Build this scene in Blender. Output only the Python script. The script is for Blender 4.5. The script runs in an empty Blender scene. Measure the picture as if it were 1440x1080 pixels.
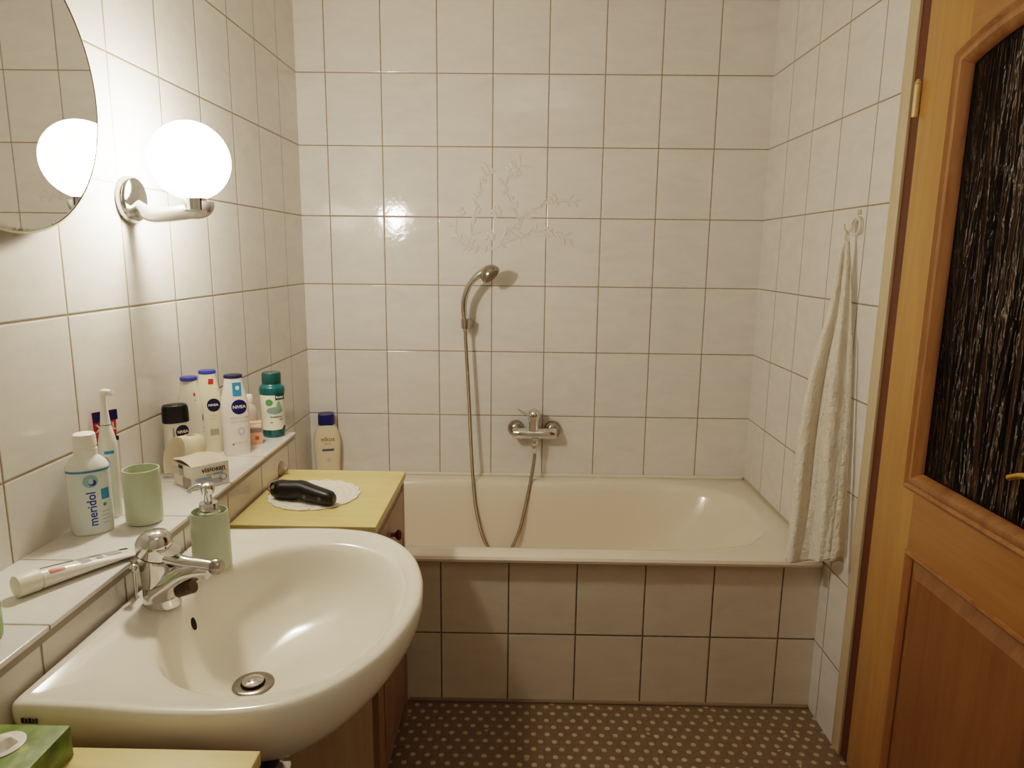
import bpy, bmesh, math, random
from mathutils import Vector, Matrix, Euler
from math import sin, cos, pi, radians

random.seed(7)
scn = bpy.context.scene
COL = scn.collection
XR = 1.718          # right wall
LZ = 0.843          # ledge top
LX = 0.186          # ledge front
PI = pi

# ------------------------------------------------------------------ materials
def srgb(r, g, b):
    f = lambda c: (c/255/12.92) if c/255 <= .04045 else ((c/255+.055)/1.055)**2.4
    return (f(r), f(g), f(b), 1)

class NT:
    def __init__(s, name):
        s.m = bpy.data.materials.new(name); s.m.use_nodes = True
        s.t = s.m.node_tree; s.n = s.t.nodes; s.l = s.t.links
        s.b = s.n['Principled BSDF']
    def new(s, t, **k):
        n = s.n.new(t)
        for a, v in k.items(): setattr(n, a, v)
        return n
    def link(s, a, b): s.l.new(a, b)
    def math(s, op, a, b=None, c=None):
        n = s.new('ShaderNodeMath', operation=op)
        for i, v in enumerate((a, b, c)):
            if v is None: continue
            if isinstance(v, (int, float)): n.inputs[i].default_value = v
            else: s.link(v, n.inputs[i])
        return n.outputs[0]
    def coord(s):
        return s.new('ShaderNodeTexCoord').outputs['Object']
    def xyz(s, c=None):
        n = s.new('ShaderNodeSeparateXYZ'); s.link(c or s.coord(), n.inputs[0]); return n.outputs
    def noise(s, scale, detail=3, vec=None, rough=.5, dist=0):
        n = s.new('ShaderNodeTexNoise'); n.inputs['Scale'].default_value = scale
        n.inputs['Detail'].default_value = detail; n.inputs['Roughness'].default_value = rough
        n.inputs['Distortion'].default_value = dist
        s.link(vec or s.coord(), n.inputs['Vector']); return n.outputs['Fac']
    def scaled(s, v):
        n = s.new('ShaderNodeVectorMath', operation='MULTIPLY'); s.link(s.coord(), n.inputs[0])
        n.inputs[1].default_value = v; return n.outputs[0]
    def ramp(s, fac, stops):
        n = s.new('ShaderNodeValToRGB'); s.link(fac, n.inputs[0])
        e = n.color_ramp.elements
        while len(e) < len(stops): e.new(.5)
        for x, (p, c) in zip(e, stops): x.position = p; x.color = c
        return n.outputs[0]
    def mix(s, fac, a, b, blend='MIX'):
        n = s.new('ShaderNodeMix', data_type='RGBA', blend_type=blend)
        for i, v in ((0, fac), (6, a), (7, b)):
            if isinstance(v, (int, float)): n.inputs[i].default_value = v
            elif isinstance(v, tuple): n.inputs[i].default_value = v
            else: s.link(v, n.inputs[i])
        return n.outputs[2]
    def maprange(s, v, a, b, c, d, smooth=False):
        n = s.new('ShaderNodeMapRange')
        if smooth: n.interpolation_type = 'SMOOTHSTEP'
        s.link(v, n.inputs[0])
        for i, x in enumerate((a, b, c, d)): n.inputs[i+1].default_value = x
        return n.outputs[0]
    def bump(s, h, strength=.3, dist=.002, normal=None):
        n = s.new('ShaderNodeBump'); n.inputs['Strength'].default_value = strength
        n.inputs['Distance'].default_value = dist; s.link(h, n.inputs['Height'])
        if normal is not None: s.link(normal, n.inputs['Normal'])
        return n.outputs[0]
    def setp(s, **k):
        for a, v in k.items():
            i = s.b.inputs[a.replace('_', ' ')]
            if isinstance(v, (int, float, tuple)): i.default_value = v
            else: s.link(v, i)

_mc = {}
def plain(name, col, rough=.4, metal=0, trans=0, bumps=None, coat=0, sss=0, alpha=1, ior=1.45, vary=.04):
    if name in _mc: return _mc[name]
    t = NT(name); t.setp(Roughness=rough, Metallic=metal, IOR=ior)
    t.b.inputs['Transmission Weight'].default_value = trans
    t.b.inputs['Coat Weight'].default_value = coat
    t.b.inputs['Subsurface Weight'].default_value = sss
    if sss: t.b.inputs['Subsurface Radius'].default_value = (.02, .02, .015)
    n = t.noise(25, 3)
    lo = tuple(c*(1-vary) for c in col[:3])+(1,)
    t.setp(Base_Color=t.mix(n, lo, col))
    if bumps: t.setp(Normal=t.bump(t.noise(bumps[0], 4), bumps[1], bumps[2]))
    _mc[name] = t.m
    return t.m

TILE = srgb(229, 224, 218); GROUT = srgb(142, 120, 88)
def tile_mat(name, ua, u0, us, va, v0, vs, tile=TILE, grout=GROUT, gw=.0021, rough=.085, seed=0.0):
    """glazed wall tile; lines every us (from u0) on axis ua and every vs on axis va"""
    t = NT(name); X = t.xyz()
    def dist(ax, o, sz):
        if ax is None: return None
        return t.math('PINGPONG', t.math('SUBTRACT', X[ax], o), sz/2)
    du, dv = dist(ua, u0, us), dist(va, v0, vs)
    d = du if dv is None else (dv if du is None else t.math('MINIMUM', du, dv))
    wob = t.math('MULTIPLY', t.noise(60, 3), .0012)
    d2 = t.math('ADD', t.math('SUBTRACT', d, .0006), wob)
    gm = t.maprange(d2, gw*.55, gw*1.15, 1, 0, True)
    # per tile random
    cu = t.math('FLOOR', t.math('DIVIDE', t.math('SUBTRACT', X[ua if ua is not None else 0], u0), us)) 
    cv = t.math('FLOOR', t.math('DIVIDE', t.math('SUBTRACT', X[va if va is not None else 2], v0), vs if vs else 1)) if va is not None else None
    comb = t.new('ShaderNodeCombineXYZ'); t.link(cu, comb.inputs[0])
    if cv is not None: t.link(cv, comb.inputs[1])
    comb.inputs[2].default_value = seed
    wn = t.new('ShaderNodeTexWhiteNoise'); t.link(comb.outputs[0], wn.inputs['Vector'])
    # faint streaky marbling
    mar = t.noise(7, 6, t.scaled((1, 1, 2.6)), .62, .8)
    fine = t.noise(140, 3)
    lo = tuple(c*.89 for c in tile[:3])+(1,)
    c = t.mix(t.maprange(mar, .35, .7, 0, 1), tile, lo)
    c = t.mix(t.math('MULTIPLY', wn.outputs[0], .25), c, tuple(x*.9 for x in tile[:3])+(1,))
    gcol = t.mix(t.noise(9, 3), grout, tuple(x*.72 for x in grout[:3])+(1,))
    c = t.mix(gm, c, gcol)
    c = t.mix(t.math('MULTIPLY', fine, .10), c, lo)
    hh = t.maprange(d, 0.0, .0045, 0, 1, True)
    b1 = t.bump(hh, .55, .0022)
    wav = t.noise(17, 2)
    pit = t.noise(85, 3)
    h2 = t.math('ADD', t.math('MULTIPLY', wav, .8), t.math('MULTIPLY', pit, .16))
    b2 = t.bump(h2, .26, .0042, b1)
    t.setp(Base_Color=c, Roughness=t.math('ADD', t.math('MULTIPLY', gm, .55), rough), Normal=b2)
    t.b.inputs['Specular IOR Level'].default_value = .6
    return t.m

def wood_mat(name, c1, c2, axis=2, scale=3.0, rough=.35, stretch=14, coat=.2, ring=.5):
    t = NT(name)
    v = [stretch]*3; v[axis] = 1.0
    co = t.scaled(tuple(v))
    n1 = t.noise(scale, 5, co, .6, 1.2)
    n2 = t.noise(scale*6, 3, co, .6, .3)
    f = t.math('ADD', t.math('MULTIPLY', n1, .7), t.math('MULTIPLY', n2, .3))
    t.setp(Base_Color=t.ramp(f, [(.3, c2), (.68, c1)]), Roughness=rough, Normal=t.bump(n2, .12, .001))
    t.b.inputs['Coat Weight'].default_value = coat
    t.b.inputs['Coat Roughness'].default_value = .25
    return t.m

CHROME = plain('chrome', (.70, .69, .67, 1), .09, 1, bumps=(30, .05, .001))
CHROME_D = plain('worn_chrome', (.36, .33, .28, 1), .22, 1, bumps=(120, .2, .001))
CERAM = plain('white_ceramic', srgb(234, 228, 215), .15, coat=.25, vary=.03)
ENAMEL = plain('cream_enamel', srgb(231, 220, 202), .13, coat=.4, vary=.03)
WHITE = plain('white_plastic', srgb(236, 232, 222), .3)
WHITE2 = plain('milky_plastic', srgb(228, 222, 206), .32, sss=.0)
BLACK = plain('black_plastic', srgb(26, 23, 22), .32)
DARK = plain('dark_gap', srgb(22, 14, 8), .8)
NAVY = plain('navy_print', srgb(28, 30, 92), .35)
NAVYD = plain('dark_navy', srgb(22, 22, 58), .35)
BLUE = plain('blue_print', srgb(52, 142, 186), .4)
TEAL = plain('teal_print', srgb(70, 140, 165), .4)
MERI = plain('lettering_blue', srgb(44, 74, 152), .4)
GREYP = plain('grey_print', srgb(150, 146, 138), .5)
PALEB = plain('pale_blue_print', srgb(176, 200, 205), .5)
DKP = plain('dark_print', srgb(60, 55, 55), .5)
REDP = plain('red_print', srgb(196, 50, 46), .4)
PINKP = plain('rose_print', srgb(196, 150, 140), .5)
ORANGEP = plain('orange_print', srgb(206, 74, 30), .4)
GOLDP = plain('gold_print', srgb(150, 120, 60), .5)
GREENP = plain('green_print', srgb(84, 140, 80), .5)
YELP = plain('yellow_green_print', srgb(176, 180, 60), .5)
GREEN_G = plain('frosted_green_glass', srgb(202, 212, 182), .32, trans=.12, sss=.0, coat=.25)
GREEN_IN = plain('dark_green_liquid', srgb(184, 198, 162), .35)
TEALB = plain('deep_green_plastic', srgb(8, 82, 82), .22, coat=.4)
CLEARP = plain('clear_plastic', srgb(225, 215, 200), .12, trans=.75)
PAPER = plain('white_card', srgb(228, 222, 208), .6)
PAPERS = plain('grey_card_inside', srgb(196, 182, 160), .7)
CAULK = plain('sealant', srgb(188, 174, 150), .5)
BRASS = plain('brass', srgb(215, 180, 95), .25, 1)

# ------------------------------------------------------------------ mesh helpers
def mesh_obj(name, verts, faces, mat=None, parent=None, smooth=True, loc=None, mats=None, fm=None):
    me = bpy.data.meshes.new(name); me.from_pydata([tuple(v) for v in verts], [], faces); me.update()
    bm = bmesh.new(); bm.from_mesh(me); bmesh.ops.recalc_face_normals(bm, faces=bm.faces); bm.to_mesh(me); bm.free()
    if mats:
        for m in mats: me.materials.append(m)
        if fm:
            for p, i in zip(me.polygons, fm): p.material_index = i
    elif mat: me.materials.append(mat)
    for p in me.polygons: p.use_smooth = smooth
    o = bpy.data.objects.new(name, me); COL.objects.link(o)
    if parent: o.parent = parent
    if loc: o.location = loc
    if smooth:
        try: me.set_sharp_from_angle(angle=radians(42))
        except Exception: pass
    return o

class G:
    """geometry gatherer"""
    def __init__(s): s.v = []; s.f = []
    def add(s, v, f, M=None):
        n = len(s.v)
        s.v += [tuple((M @ Vector(p)) if M else p) for p in v]
        s.f += [tuple(i+n for i in q) for q in f]; return s
    def box(s, x0, x1, y0, y1, z0, z1, M=None, bev=0):
        if bev <= 0:
            v = [(x, y, z) for x in (x0, x1) for y in (y0, y1) for z in (z0, z1)]
            f = [(0, 1, 3, 2), (4, 6, 7, 5), (0, 4, 5, 1), (2, 3, 7, 6), (0, 2, 6, 4), (1, 5, 7, 3)]
            return s.add(v, f, M)
        bm = bmesh.new(); bmesh.ops.create_cube(bm, size=1)
        for w in bm.verts:
            w.co = Vector(((x0+x1)/2+w.co.x*(x1-x0), (y0+y1)/2+w.co.y*(y1-y0), (z0+z1)/2+w.co.z*(z1-z0)))
        bmesh.ops.bevel(bm, geom=bm.edges[:], offset=bev, segments=3, profile=.5, affect='EDGES')
        bm.verts.index_update()
        v = [tuple(w.co) for w in bm.verts]; f = [tuple(w.index for w in q.verts) for q in bm.faces]
        bm.free(); return s.add(v, f, M)
    def rings(s, R, cap0=True, cap1=True, closed=True, M=None):
        n = len(R[0]); v = [p for r in R for p in r]; f = []
        for i in range(len(R)-1):
            for j in range(n if closed else n-1):
                k = (j+1) % n
                f.append((i*n+j, i*n+k, (i+1)*n+k, (i+1)*n+j))
        if cap0: f.append(tuple(range(n))[::-1])
        if cap1: f.append(tuple((len(R)-1)*n+j for j in range(n)))
        return s.add(v, f, M)
    def lathe(s, prof, seg=40, M=None, cap0=True, cap1=True, sx=1, sy=1):
        R = [[(r*sx*cos(2*PI*j/seg), r*sy*sin(2*PI*j/seg), z) for j in range(seg)] for r, z in prof]
        return s.rings(R, cap0, cap1, True, M)
    def tube(s, pts, rad, seg=14, caps=True, sub=6, flat=1.0):
        P = spline(pts, sub); n = len(P)
        rr = rad if callable(rad) else (lambda t: rad)
        T = [(P[min(i+1, n-1)]-P[max(i-1, 0)]).normalized() for i in range(n)]
        up = Vector((0, 0, 1)) if abs(T[0].z) < .9 else Vector((0, 1, 0))
        N = (up-T[0]*up.dot(T[0])).normalized(); R = []
        for i in range(n):
            N = (N-T[i]*N.dot(T[i])).normalized(); B = T[i].cross(N); r = rr(i/(n-1))
            R.append([P[i]+N*(r*flat*cos(2*PI*j/seg))+B*(r*sin(2*PI*j/seg)) for j in range(seg)])
        return s.rings(R, caps, caps)
    def obj(s, name, mat=None, parent=None, smooth=True): return mesh_obj(name, s.v, s.f, mat, parent, smooth)

def spline(pts, sub=6):
    P = [Vector(p) for p in pts]
    if sub <= 1 or len(P) < 3: return P
    out = []
    for i in range(len(P)-1):
        p0 = P[max(i-1, 0)]; p1 = P[i]; p2 = P[i+1]; p3 = P[min(i+2, len(P)-1)]
        for k in range(sub):
            t = k/sub
            out.append(.5*((2*p1)+(p2-p0)*t+(2*p0-5*p1+4*p2-p3)*t*t+(3*p1-p0-3*p2+p3)*t**3))
    out.append(P[-1]); return out

def orient(p, d, up=(0, 0, 1)):
    """matrix taking +Z to direction d at p"""
    z = Vector(d).normalized(); u = Vector(up)
    if abs(z.dot(u)) > .98: u = Vector((0, 1, 0))
    x = u.cross(z).normalized(); y = z.cross(x)
    M = Matrix((x, y, z)).transposed().to_4x4(); M.translation = Vector(p); return M

def thing(name, label, cat, loc=(0, 0, 0), rotz=0, group=None):
    o = bpy.data.objects.new(name, None); COL.objects.link(o)
    o.empty_display_size = .05
    o.location = loc; o.rotation_euler = (0, 0, rotz); o['label'] = label; o['category'] = cat
    if group: o['group'] = group
    return o
def tag(o, label, cat, group=None):
    o['label'] = label; o['category'] = cat
    if group: o['group'] = group
    return o
def struct(o, label=None, cat=None):
    o['kind'] = 'structure'
    if label: o['label'] = label
    if cat: o['category'] = cat
    return o

# bottles: elliptical / squarish body with mapped print -----------------------
class Body:
    def __init__(s, prof, n=2.0):
        P = spline([(z, a, b) for z, a, b in prof], 5); s.P = P; s.n = n
    def ab(s, z):
        P = s.P
        if z <= P[0][0]: return P[0][1], P[0][2]
        for p, q in zip(P, P[1:]):
            if p[0] <= z <= q[0] and q[0] > p[0]:
                t = (z-p[0])/(q[0]-p[0]); return p[1]*(1-t)+q[1]*t, p[2]*(1-t)+q[2]*t
        return P[-1][1], P[-1][2]
    def pt(s, th, z, off=0):
        a, b = s.ab(z); a += off; b += off; c, d = cos(th), sin(th); e = 2/s.n
        return (a*math.copysign(abs(c)**e, c), b*math.copysign(abs(d)**e, d), z)
    def build(s, name, mat, parent, seg=48):
        g = G(); R = []
        z0 = s.P[0]; ins = .003
        R.append([(x*.9, y*.9, z) for x, y, z in [s.pt(2*PI*j/seg, z0[0]) for j in range(seg)]])
        for p in s.P:
            R.append([s.pt(2*PI*j/seg, p[0]+(ins if p is s.P[0] else 0)) for j in range(seg)])
        g.rings(R); return g.obj(name, mat, parent)
    def patch(s, name, mat, parent, u0, u1, z0, z1, off=.0004, th0=-PI/2, nu=12, nz=10, shape=None):
        """printed patch: u in metres across the front, z height"""
        a, b = s.ab((z0+z1)/2); r = max((a+b)/2, .001) if abs(a-b) < .006 else a
        v = []; f = []
        for i in range(nz+1):
            z = z0+(z1-z0)*i/nz
            for j in range(nu+1):
                u = u0+(u1-u0)*j/nu
                if shape == 'disc':
                    cz, cu = (z0+z1)/2, (u0+u1)/2
                    h = math.sqrt(max(0, 1-((z-cz)/((z1-z0)/2))**2)); u = cu+(u-cu)*h
                if shape == 'hill': 
                    cu = (u0+u1)/2; h = 1-.85*(i/nz); u = cu+(u-cu)*h
                v.append(s.uv(u, z, off, th0))
        for i in range(nz):
            for j in range(nu):
                k = i*(nu+1)+j; f.append((k, k+1, k+nu+2, k+nu+1))
        return mesh_obj(name, v, f, mat, parent)
    def uv(s, u, z, off, th0):
        a, b = s.ab(z)
        if abs(a-b) > .004:      # flattened body: walk across its broad face
            x = max(-a*.97, min(a*.97, u)); th = -math.acos(max(-1, min(1, math.copysign(abs(x/a)**(s.n/2), x))))
            p = Vector(s.pt(th, z)); nrm = Vector((p.x/(a*a), p.y/(b*b), 0)).normalized(); p += nrm*off
            return tuple(p)
        return s.pt(th0+u/max(a, .001), z, off)
    def text(s, name, txt, mat, parent, u, z, size, off=.0007, th0=-PI/2, rot=0, bold=0, squeeze=1):
        V, F = text_geo(txt, size, bold)
        c, d = cos(rot), sin(rot); out = []
        for x, y in V:
            x *= squeeze
            out.append(s.uv(u+x*c-y*d, z+x*d+y*c, off, th0))
        return mesh_obj(name, out, F, mat, parent, smooth=False)

def text_geo(txt, size, bold=0):
    cu = bpy.data.curves.new('t', 'FONT'); cu.body = txt; cu.size = size; cu.align_x = 'CENTER'; cu.align_y = 'CENTER'
    cu.offset = bold; cu.resolution_u = 3
    o = bpy.data.objects.new('t', cu); COL.objects.link(o)
    dg = bpy.context.evaluated_depsgraph_get(); me = bpy.data.meshes.new_from_object(o.evaluated_get(dg))
    V = [(v.co.x, v.co.y) for v in me.vertices]; F = [tuple(p.vertices) for p in me.polygons]
    bpy.data.objects.remove(o); bpy.data.curves.remove(cu); bpy.data.meshes.remove(me)
    return V, F
def flat_text(name, txt, mat, parent, M, size, bold=0, squeeze=1):
    V, F = text_geo(txt, size, bold)
    return mesh_obj(name, [tuple(M @ Vector((x*squeeze, y, 0))) for x, y in V], F, mat, parent, smooth=False)
def flat_rect(name, mat, parent, M, u0, u1, v0, v1):
    return mesh_obj(name, [tuple(M @ Vector(p)) for p in ((u0, v0, 0), (u1, v0, 0), (u1, v1, 0), (u0, v1, 0))], [(0, 1, 2, 3)], mat, parent, False)

# ------------------------------------------------------------------ room shell
Z0 = .7274
TB = tile_mat('tiles_back', 0, .107, .202, 2, Z0, .2518)
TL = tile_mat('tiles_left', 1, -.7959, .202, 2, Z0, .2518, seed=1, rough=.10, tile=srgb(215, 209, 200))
TR = tile_mat('tiles_right', 1, -.7931, .202, 2, Z0, .2518, seed=2)
TP = tile_mat('tiles_tub_panel', 0, .5978, .202, 2, .226, .2348, seed=3, tile=srgb(222, 212, 196), grout=srgb(104, 84, 60), gw=.0024)
TLT = tile_mat('tiles_ledge_top', 1, -1.791, .202, None, 0, 1, seed=4, rough=.14, gw=.0018)
PLAST = plain('ceiling_plaster', srgb(226, 218, 204), .8, bumps=(200, .2, .001))

YB = -3.25; ZC = 2.47
def slab(name, x0, x1, y0, y1, z0, z1, mat): 
    return struct(G().box(x0, x1, y0, y1, z0, z1).obj(name, mat, smooth=False))
slab('wall_back', -.12, XR+.12, 0, .12, -.1, ZC+.1, TB)
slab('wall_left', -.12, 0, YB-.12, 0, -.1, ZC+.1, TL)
DY0, DY1, DTOP = -.955, -1.745, 2.06   # door opening on the right wall
w = G().box(XR, XR+.12, -.900, 0, -.1, ZC+.1).box(XR, XR+.12, YB-.12, -1.80, -.1, ZC+.1).box(XR, XR+.12, -1.80, -.900, 2.13, ZC+.1).obj('wall_right', TR, smooth=False); struct(w)
slab('wall_front', 0, XR, YB-.12, YB, -.1, ZC+.1, TB)
slab('ceiling', -.12, XR+.12, YB-.12, .12, ZC, ZC+.1, PLAST)

# floor: brown mosaic with pale round dots
t = NT('mosaic_floor'); X = t.xyz()
def lattice(ox, oy):
    a = t.math('PINGPONG', t.math('ADD', X[0], ox+10*.039), .039/2)
    b = t.math('PINGPONG', t.math('ADD', X[1], oy+50*.061), .061/2)
    return t.math('SQRT', t.math('ADD', t.math('POWER', a, 2), t.math('POWER', b, 2)))
wob = t.math('MULTIPLY', t.math('SUBTRACT', t.noise(45, 2), .5), .0035)
extra = t.math('ADD', lattice(.0, .0155), t.maprange(t.noise(11, 1), .60, .66, .03, 0))
d = t.math('ADD', t.math('MINIMUM', t.math('MINIMUM', lattice(0, 0), lattice(.0195, .0305)), extra), wob)
dm = t.maprange(d, .0060, .0088, 1, 0, True)
ring = t.maprange(d, .0085, .011, .7, 0, True)
# lattice of joints between the little hexagonal stones
vor = t.new('ShaderNodeTexVoronoi', feature='DISTANCE_TO_EDGE'); vor.inputs['Scale'].default_value = 48
vor.inputs['Randomness'].default_value = .15
t.link(t.coord(), vor.inputs['Vector'])
jm = t.maprange(vor.outputs['Distance'], 0, .08, 1, 0)
base = t.mix(t.noise(30, 4), srgb(112, 94, 74), srgb(134, 116, 94))
base = t.mix(t.math('MULTIPLY', jm, .35), base, srgb(80, 64, 50))
spot = t.mix(t.noise(23, 1), srgb(160, 142, 118), srgb(206, 188, 160))
c = t.mix(dm, base, spot)
t.setp(Base_Color=c, Roughness=.42, Normal=t.bump(t.math('ADD', dm, t.math('MULTIPLY', jm, -.4)), .3, .001))
slab('floor', -.12, XR+.12, YB-.12, .12, -.1, 0, t.m)

# tiled front of the tub
p = slab('trim_1', 0, XR, -.738, -.712, 0, .4615, TP)
p['label'] = 'two rows of cream tiles closing the front of the bathtub'
g = G(); g.tube([(0.5, -.741, .004), (1.1, -.741, .004), (XR-.002, -.741, .004)], .006, 8, sub=1)
o = g.obj('baseboard_tub', plain('floor_joint', srgb(142, 122, 98), .7)); struct(o)

# tiled ledge along the left wall
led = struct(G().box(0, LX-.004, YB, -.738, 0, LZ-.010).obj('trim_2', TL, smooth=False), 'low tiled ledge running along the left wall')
G().box(0, LX-.0030, YB, -.741, LZ-.0200, LZ-.0075).obj('joint_shade_strip', plain('ledge_joint_shade', srgb(160, 148, 134), .8), led, False)  # joint below the slab, made taller in grey to paint the slab's shade
top = G().box(0, LX, YB, -.738, LZ-.0085, LZ, bev=.002).obj('tile_top', TLT, led)
# corner joints
slab('trim_3', XR-.006, XR, -.66, 0, .483, .490, CAULK)['label'] = 'brownish sealant joint between bathtub and right wall'

# ------------------------------------------------------------------ door in the right wall
WD = wood_mat('door_wood', srgb(188, 143, 80), srgb(166, 118, 56), 2, 1.2, .36)
WDH = wood_mat('door_wood_rail', srgb(168, 120, 62), srgb(148, 98, 44), 1, 1.2, .36)
WDP = wood_mat('door_wood_panel', srgb(142, 98, 52), srgb(118, 76, 36), 2, 1.2, .4)
WDM = wood_mat('door_moulding', srgb(170, 122, 72), srgb(126, 80, 40), 2, 1.4, .3)
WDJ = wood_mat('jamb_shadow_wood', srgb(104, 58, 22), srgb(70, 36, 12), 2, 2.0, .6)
WJB = wood_mat('jamb_face_wood', srgb(206, 188, 156), srgb(190, 168, 130), 2, 2.0, .5)
dr = thing('door_1', 'golden wooden door with an arched pane of dark rippled glass', 'door', (XR, DY0, 0))
dr['kind'] = 'structure'
def yl(y): return y-DY0
# frame: pale edge strip, dark rebate
G().box(-.001, .10, yl(-.944), yl(-.901), 0, 2.10, bev=.002).box(-.001, .10, yl(-1.80), yl(-1.752), 0, 2.10, bev=.002).box(-.001, .10, yl(-1.80), yl(-.901), 2.07, 2.125, bev=.002).obj('door_frame', WJB, dr)
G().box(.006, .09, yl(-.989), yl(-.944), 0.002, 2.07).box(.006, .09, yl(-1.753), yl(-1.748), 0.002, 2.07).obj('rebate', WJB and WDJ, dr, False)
LY0, LY1 = -.990, -1.748     # leaf
GY0, GY1 = -1.148, -1.600      # glass opening
GZ0, GZS = .868, 1.742         # sill, spring of arch
MY = (GY0+GY1)/2
def arch(y, y0=GY0, y1=GY1, rise=.042):
    tt = (y-(y0+y1)/2)/((y0-y1)/2); return rise*(1-tt*tt)
# leaf stiles + rails
g = G()
g.box(0, .04, yl(GY0), yl(LY0), .01, 2.065, bev=.0015)
g.box(0, .04, yl(LY1), yl(GY1), .01, 2.065, bev=.0015)
g.obj('stile', WD, dr)
g = G(); N = 24; A = []; 
for i in range(N+1):
    y = GY0+(GY1-GY0)*i/N; zb = GZS+arch(y)
    A.append([(0, yl(y), zb), (0, yl(y), 2.065), (.04, yl(y), 2.065), (.04, yl(y), zb)])
g.rings(A)
g.box(0, .04, yl(GY1), yl(GY0), .69, GZ0-.0)
g.box(0, .04, yl(GY1), yl(GY0), .01, .12)
g.obj('rail', WDH, dr)
# lower raised panel
g = G(); g.box(.010, .03, yl(GY1), yl(GY0), .12, .69)
g.obj('panel', WDP, dr)
def frustum(g, x0, x1, ya, yb, za, zb, ins):
    R = [[(x0, ya, za), (x0, yb, za), (x0, yb, zb), (x0, ya, zb)], [(x1, ya-ins, za+ins), (x1, yb+ins, za+ins), (x1, yb+ins, zb-ins), (x1, ya-ins, zb-ins)]]
    g.rings(R)
g = G(); frustum(g, .010, -.001, yl(GY0)-.012, yl(GY1)+.012, .135, .675, .03); g.obj('raised_field', WDP, dr, False)
# mouldings round glass and panel
def molding(path, prof, closed=True):
    """path: list of (y,z) going round; prof: list of (offset inward, x)"""
    n = len(path); R = []
    for i in range(n):
        p = Vector(path[i]); a = Vector(path[i-1]); b = Vector(path[(i+1) % n])
        d1 = (p-a).normalized(); d2 = (b-p).normalized()
        n1 = Vector((-d1.y, d1.x)); n2 = Vector((-d2.y, d2.x)); m = (n1+n2)
        m = m/max(m.dot(n1), .3)
        R.append([(x, p.x+m.x*o, p.y+m.y*o) for o, x in prof])
    g = G(); R.append(R[0]); g.rings(R, False, False); return g
path = [(yl(GY0), GZ0), (yl(GY0), GZS)]+[(yl(GY0+(GY1-GY0)*i/16), GZS+arch(GY0+(GY1-GY0)*i/16)) for i in range(1, 16)]+[(yl(GY1), GZS), (yl(GY1), GZ0)]
prof = [(-.036, .004), (-.034, -.007), (-.026, -.012), (-.020, -.006), (-.014, -.010), (-.004, -.009), (.006, .002), (.008, .012), (.0, .018), (-.036, .018)]
molding(path, prof).obj('glass_moulding', WDM, dr)
path2 = [(yl(GY0), .12), (yl(GY0), .69), (yl(GY1), .69), (yl(GY1), .12)]
prof2 = [(-.006, .002), (-.003, -.004), (.002, -.005), (.008, .0), (.013, .008), (.0, .012)]
molding(path2, prof2).obj('panel_moulding', WDM, dr)
# rippled glass
t = NT('rippled_dark_glass')
rip = t.noise(5.0, 2, t.scaled((1, 5.0, .45)), .5, .9)
rip2 = t.noise(26, 2, t.scaled((1, 2.4, .8)), .5, .3)
h = t.math('ADD', t.math('MULTIPLY', rip, 1.0), t.math('MULTIPLY', rip2, .22))
t.setp(Base_Color=t.ramp(rip, [(.35, srgb(26, 21, 18)), (.75, srgb(52, 43, 32))]), Roughness=.12, Normal=t.bump(h, 1.0, .030))
t.b.inputs['Transmission Weight'].default_value = .35
t.b.inputs['Specular IOR Level'].default_value = .0
t.b.inputs['IOR'].default_value = 1.12
V = []; F = []
for i in range(N+1):
    y = GY0+(GY1-GY0)*i/N
    V += [(.014, yl(y), GZ0-.004), (.014, yl(y), GZS+arch(y)+.004)]
for i in range(N): F.append((2*i, 2*i+1, 2*i+3, 2*i+2))
mesh_obj('glass_pane', V, F, t.m, dr, False)
# hinges and lever
for z in (1.70,):
    g = G(); g.lathe([(.0075, -.035), (.0075, .035)], 16, Matrix.Translation((-.006, yl(-.984), z)))
    g.lathe([(.0, .034), (.008, .036), (.004, .046), (0, .047)], 16, Matrix.Translation((-.006, yl(-.984), z)))
    g.obj('hinge', plain('hinge_cream_metal', srgb(216, 190, 140), .4, .4), dr)
hd = G().box(-.008, 0, yl(-1.70), yl(-1.655), .90, 1.08, bev=.003).obj('handle_plate', BRASS, dr)
G().tube([(-.004, yl(-1.678), .985), (-.045, yl(-1.678), .985), (-.055, yl(-1.665), .985), (-.056, yl(-1.60), .993), (-.056, yl(-1.55), 1.0), (-.057, yl(-1.51), .985)], lambda q: .0085-.003*q, 14).obj('door_handle', BRASS, dr)
# dark hallway wall behind the glass
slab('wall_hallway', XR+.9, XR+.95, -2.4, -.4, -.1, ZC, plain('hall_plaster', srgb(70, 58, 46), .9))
slab('wall_hallway_side', XR+.12, XR+.9, -.45, -.4, -.1, ZC, plain('hall_plaster', srgb(70, 58, 46), .9))

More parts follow.
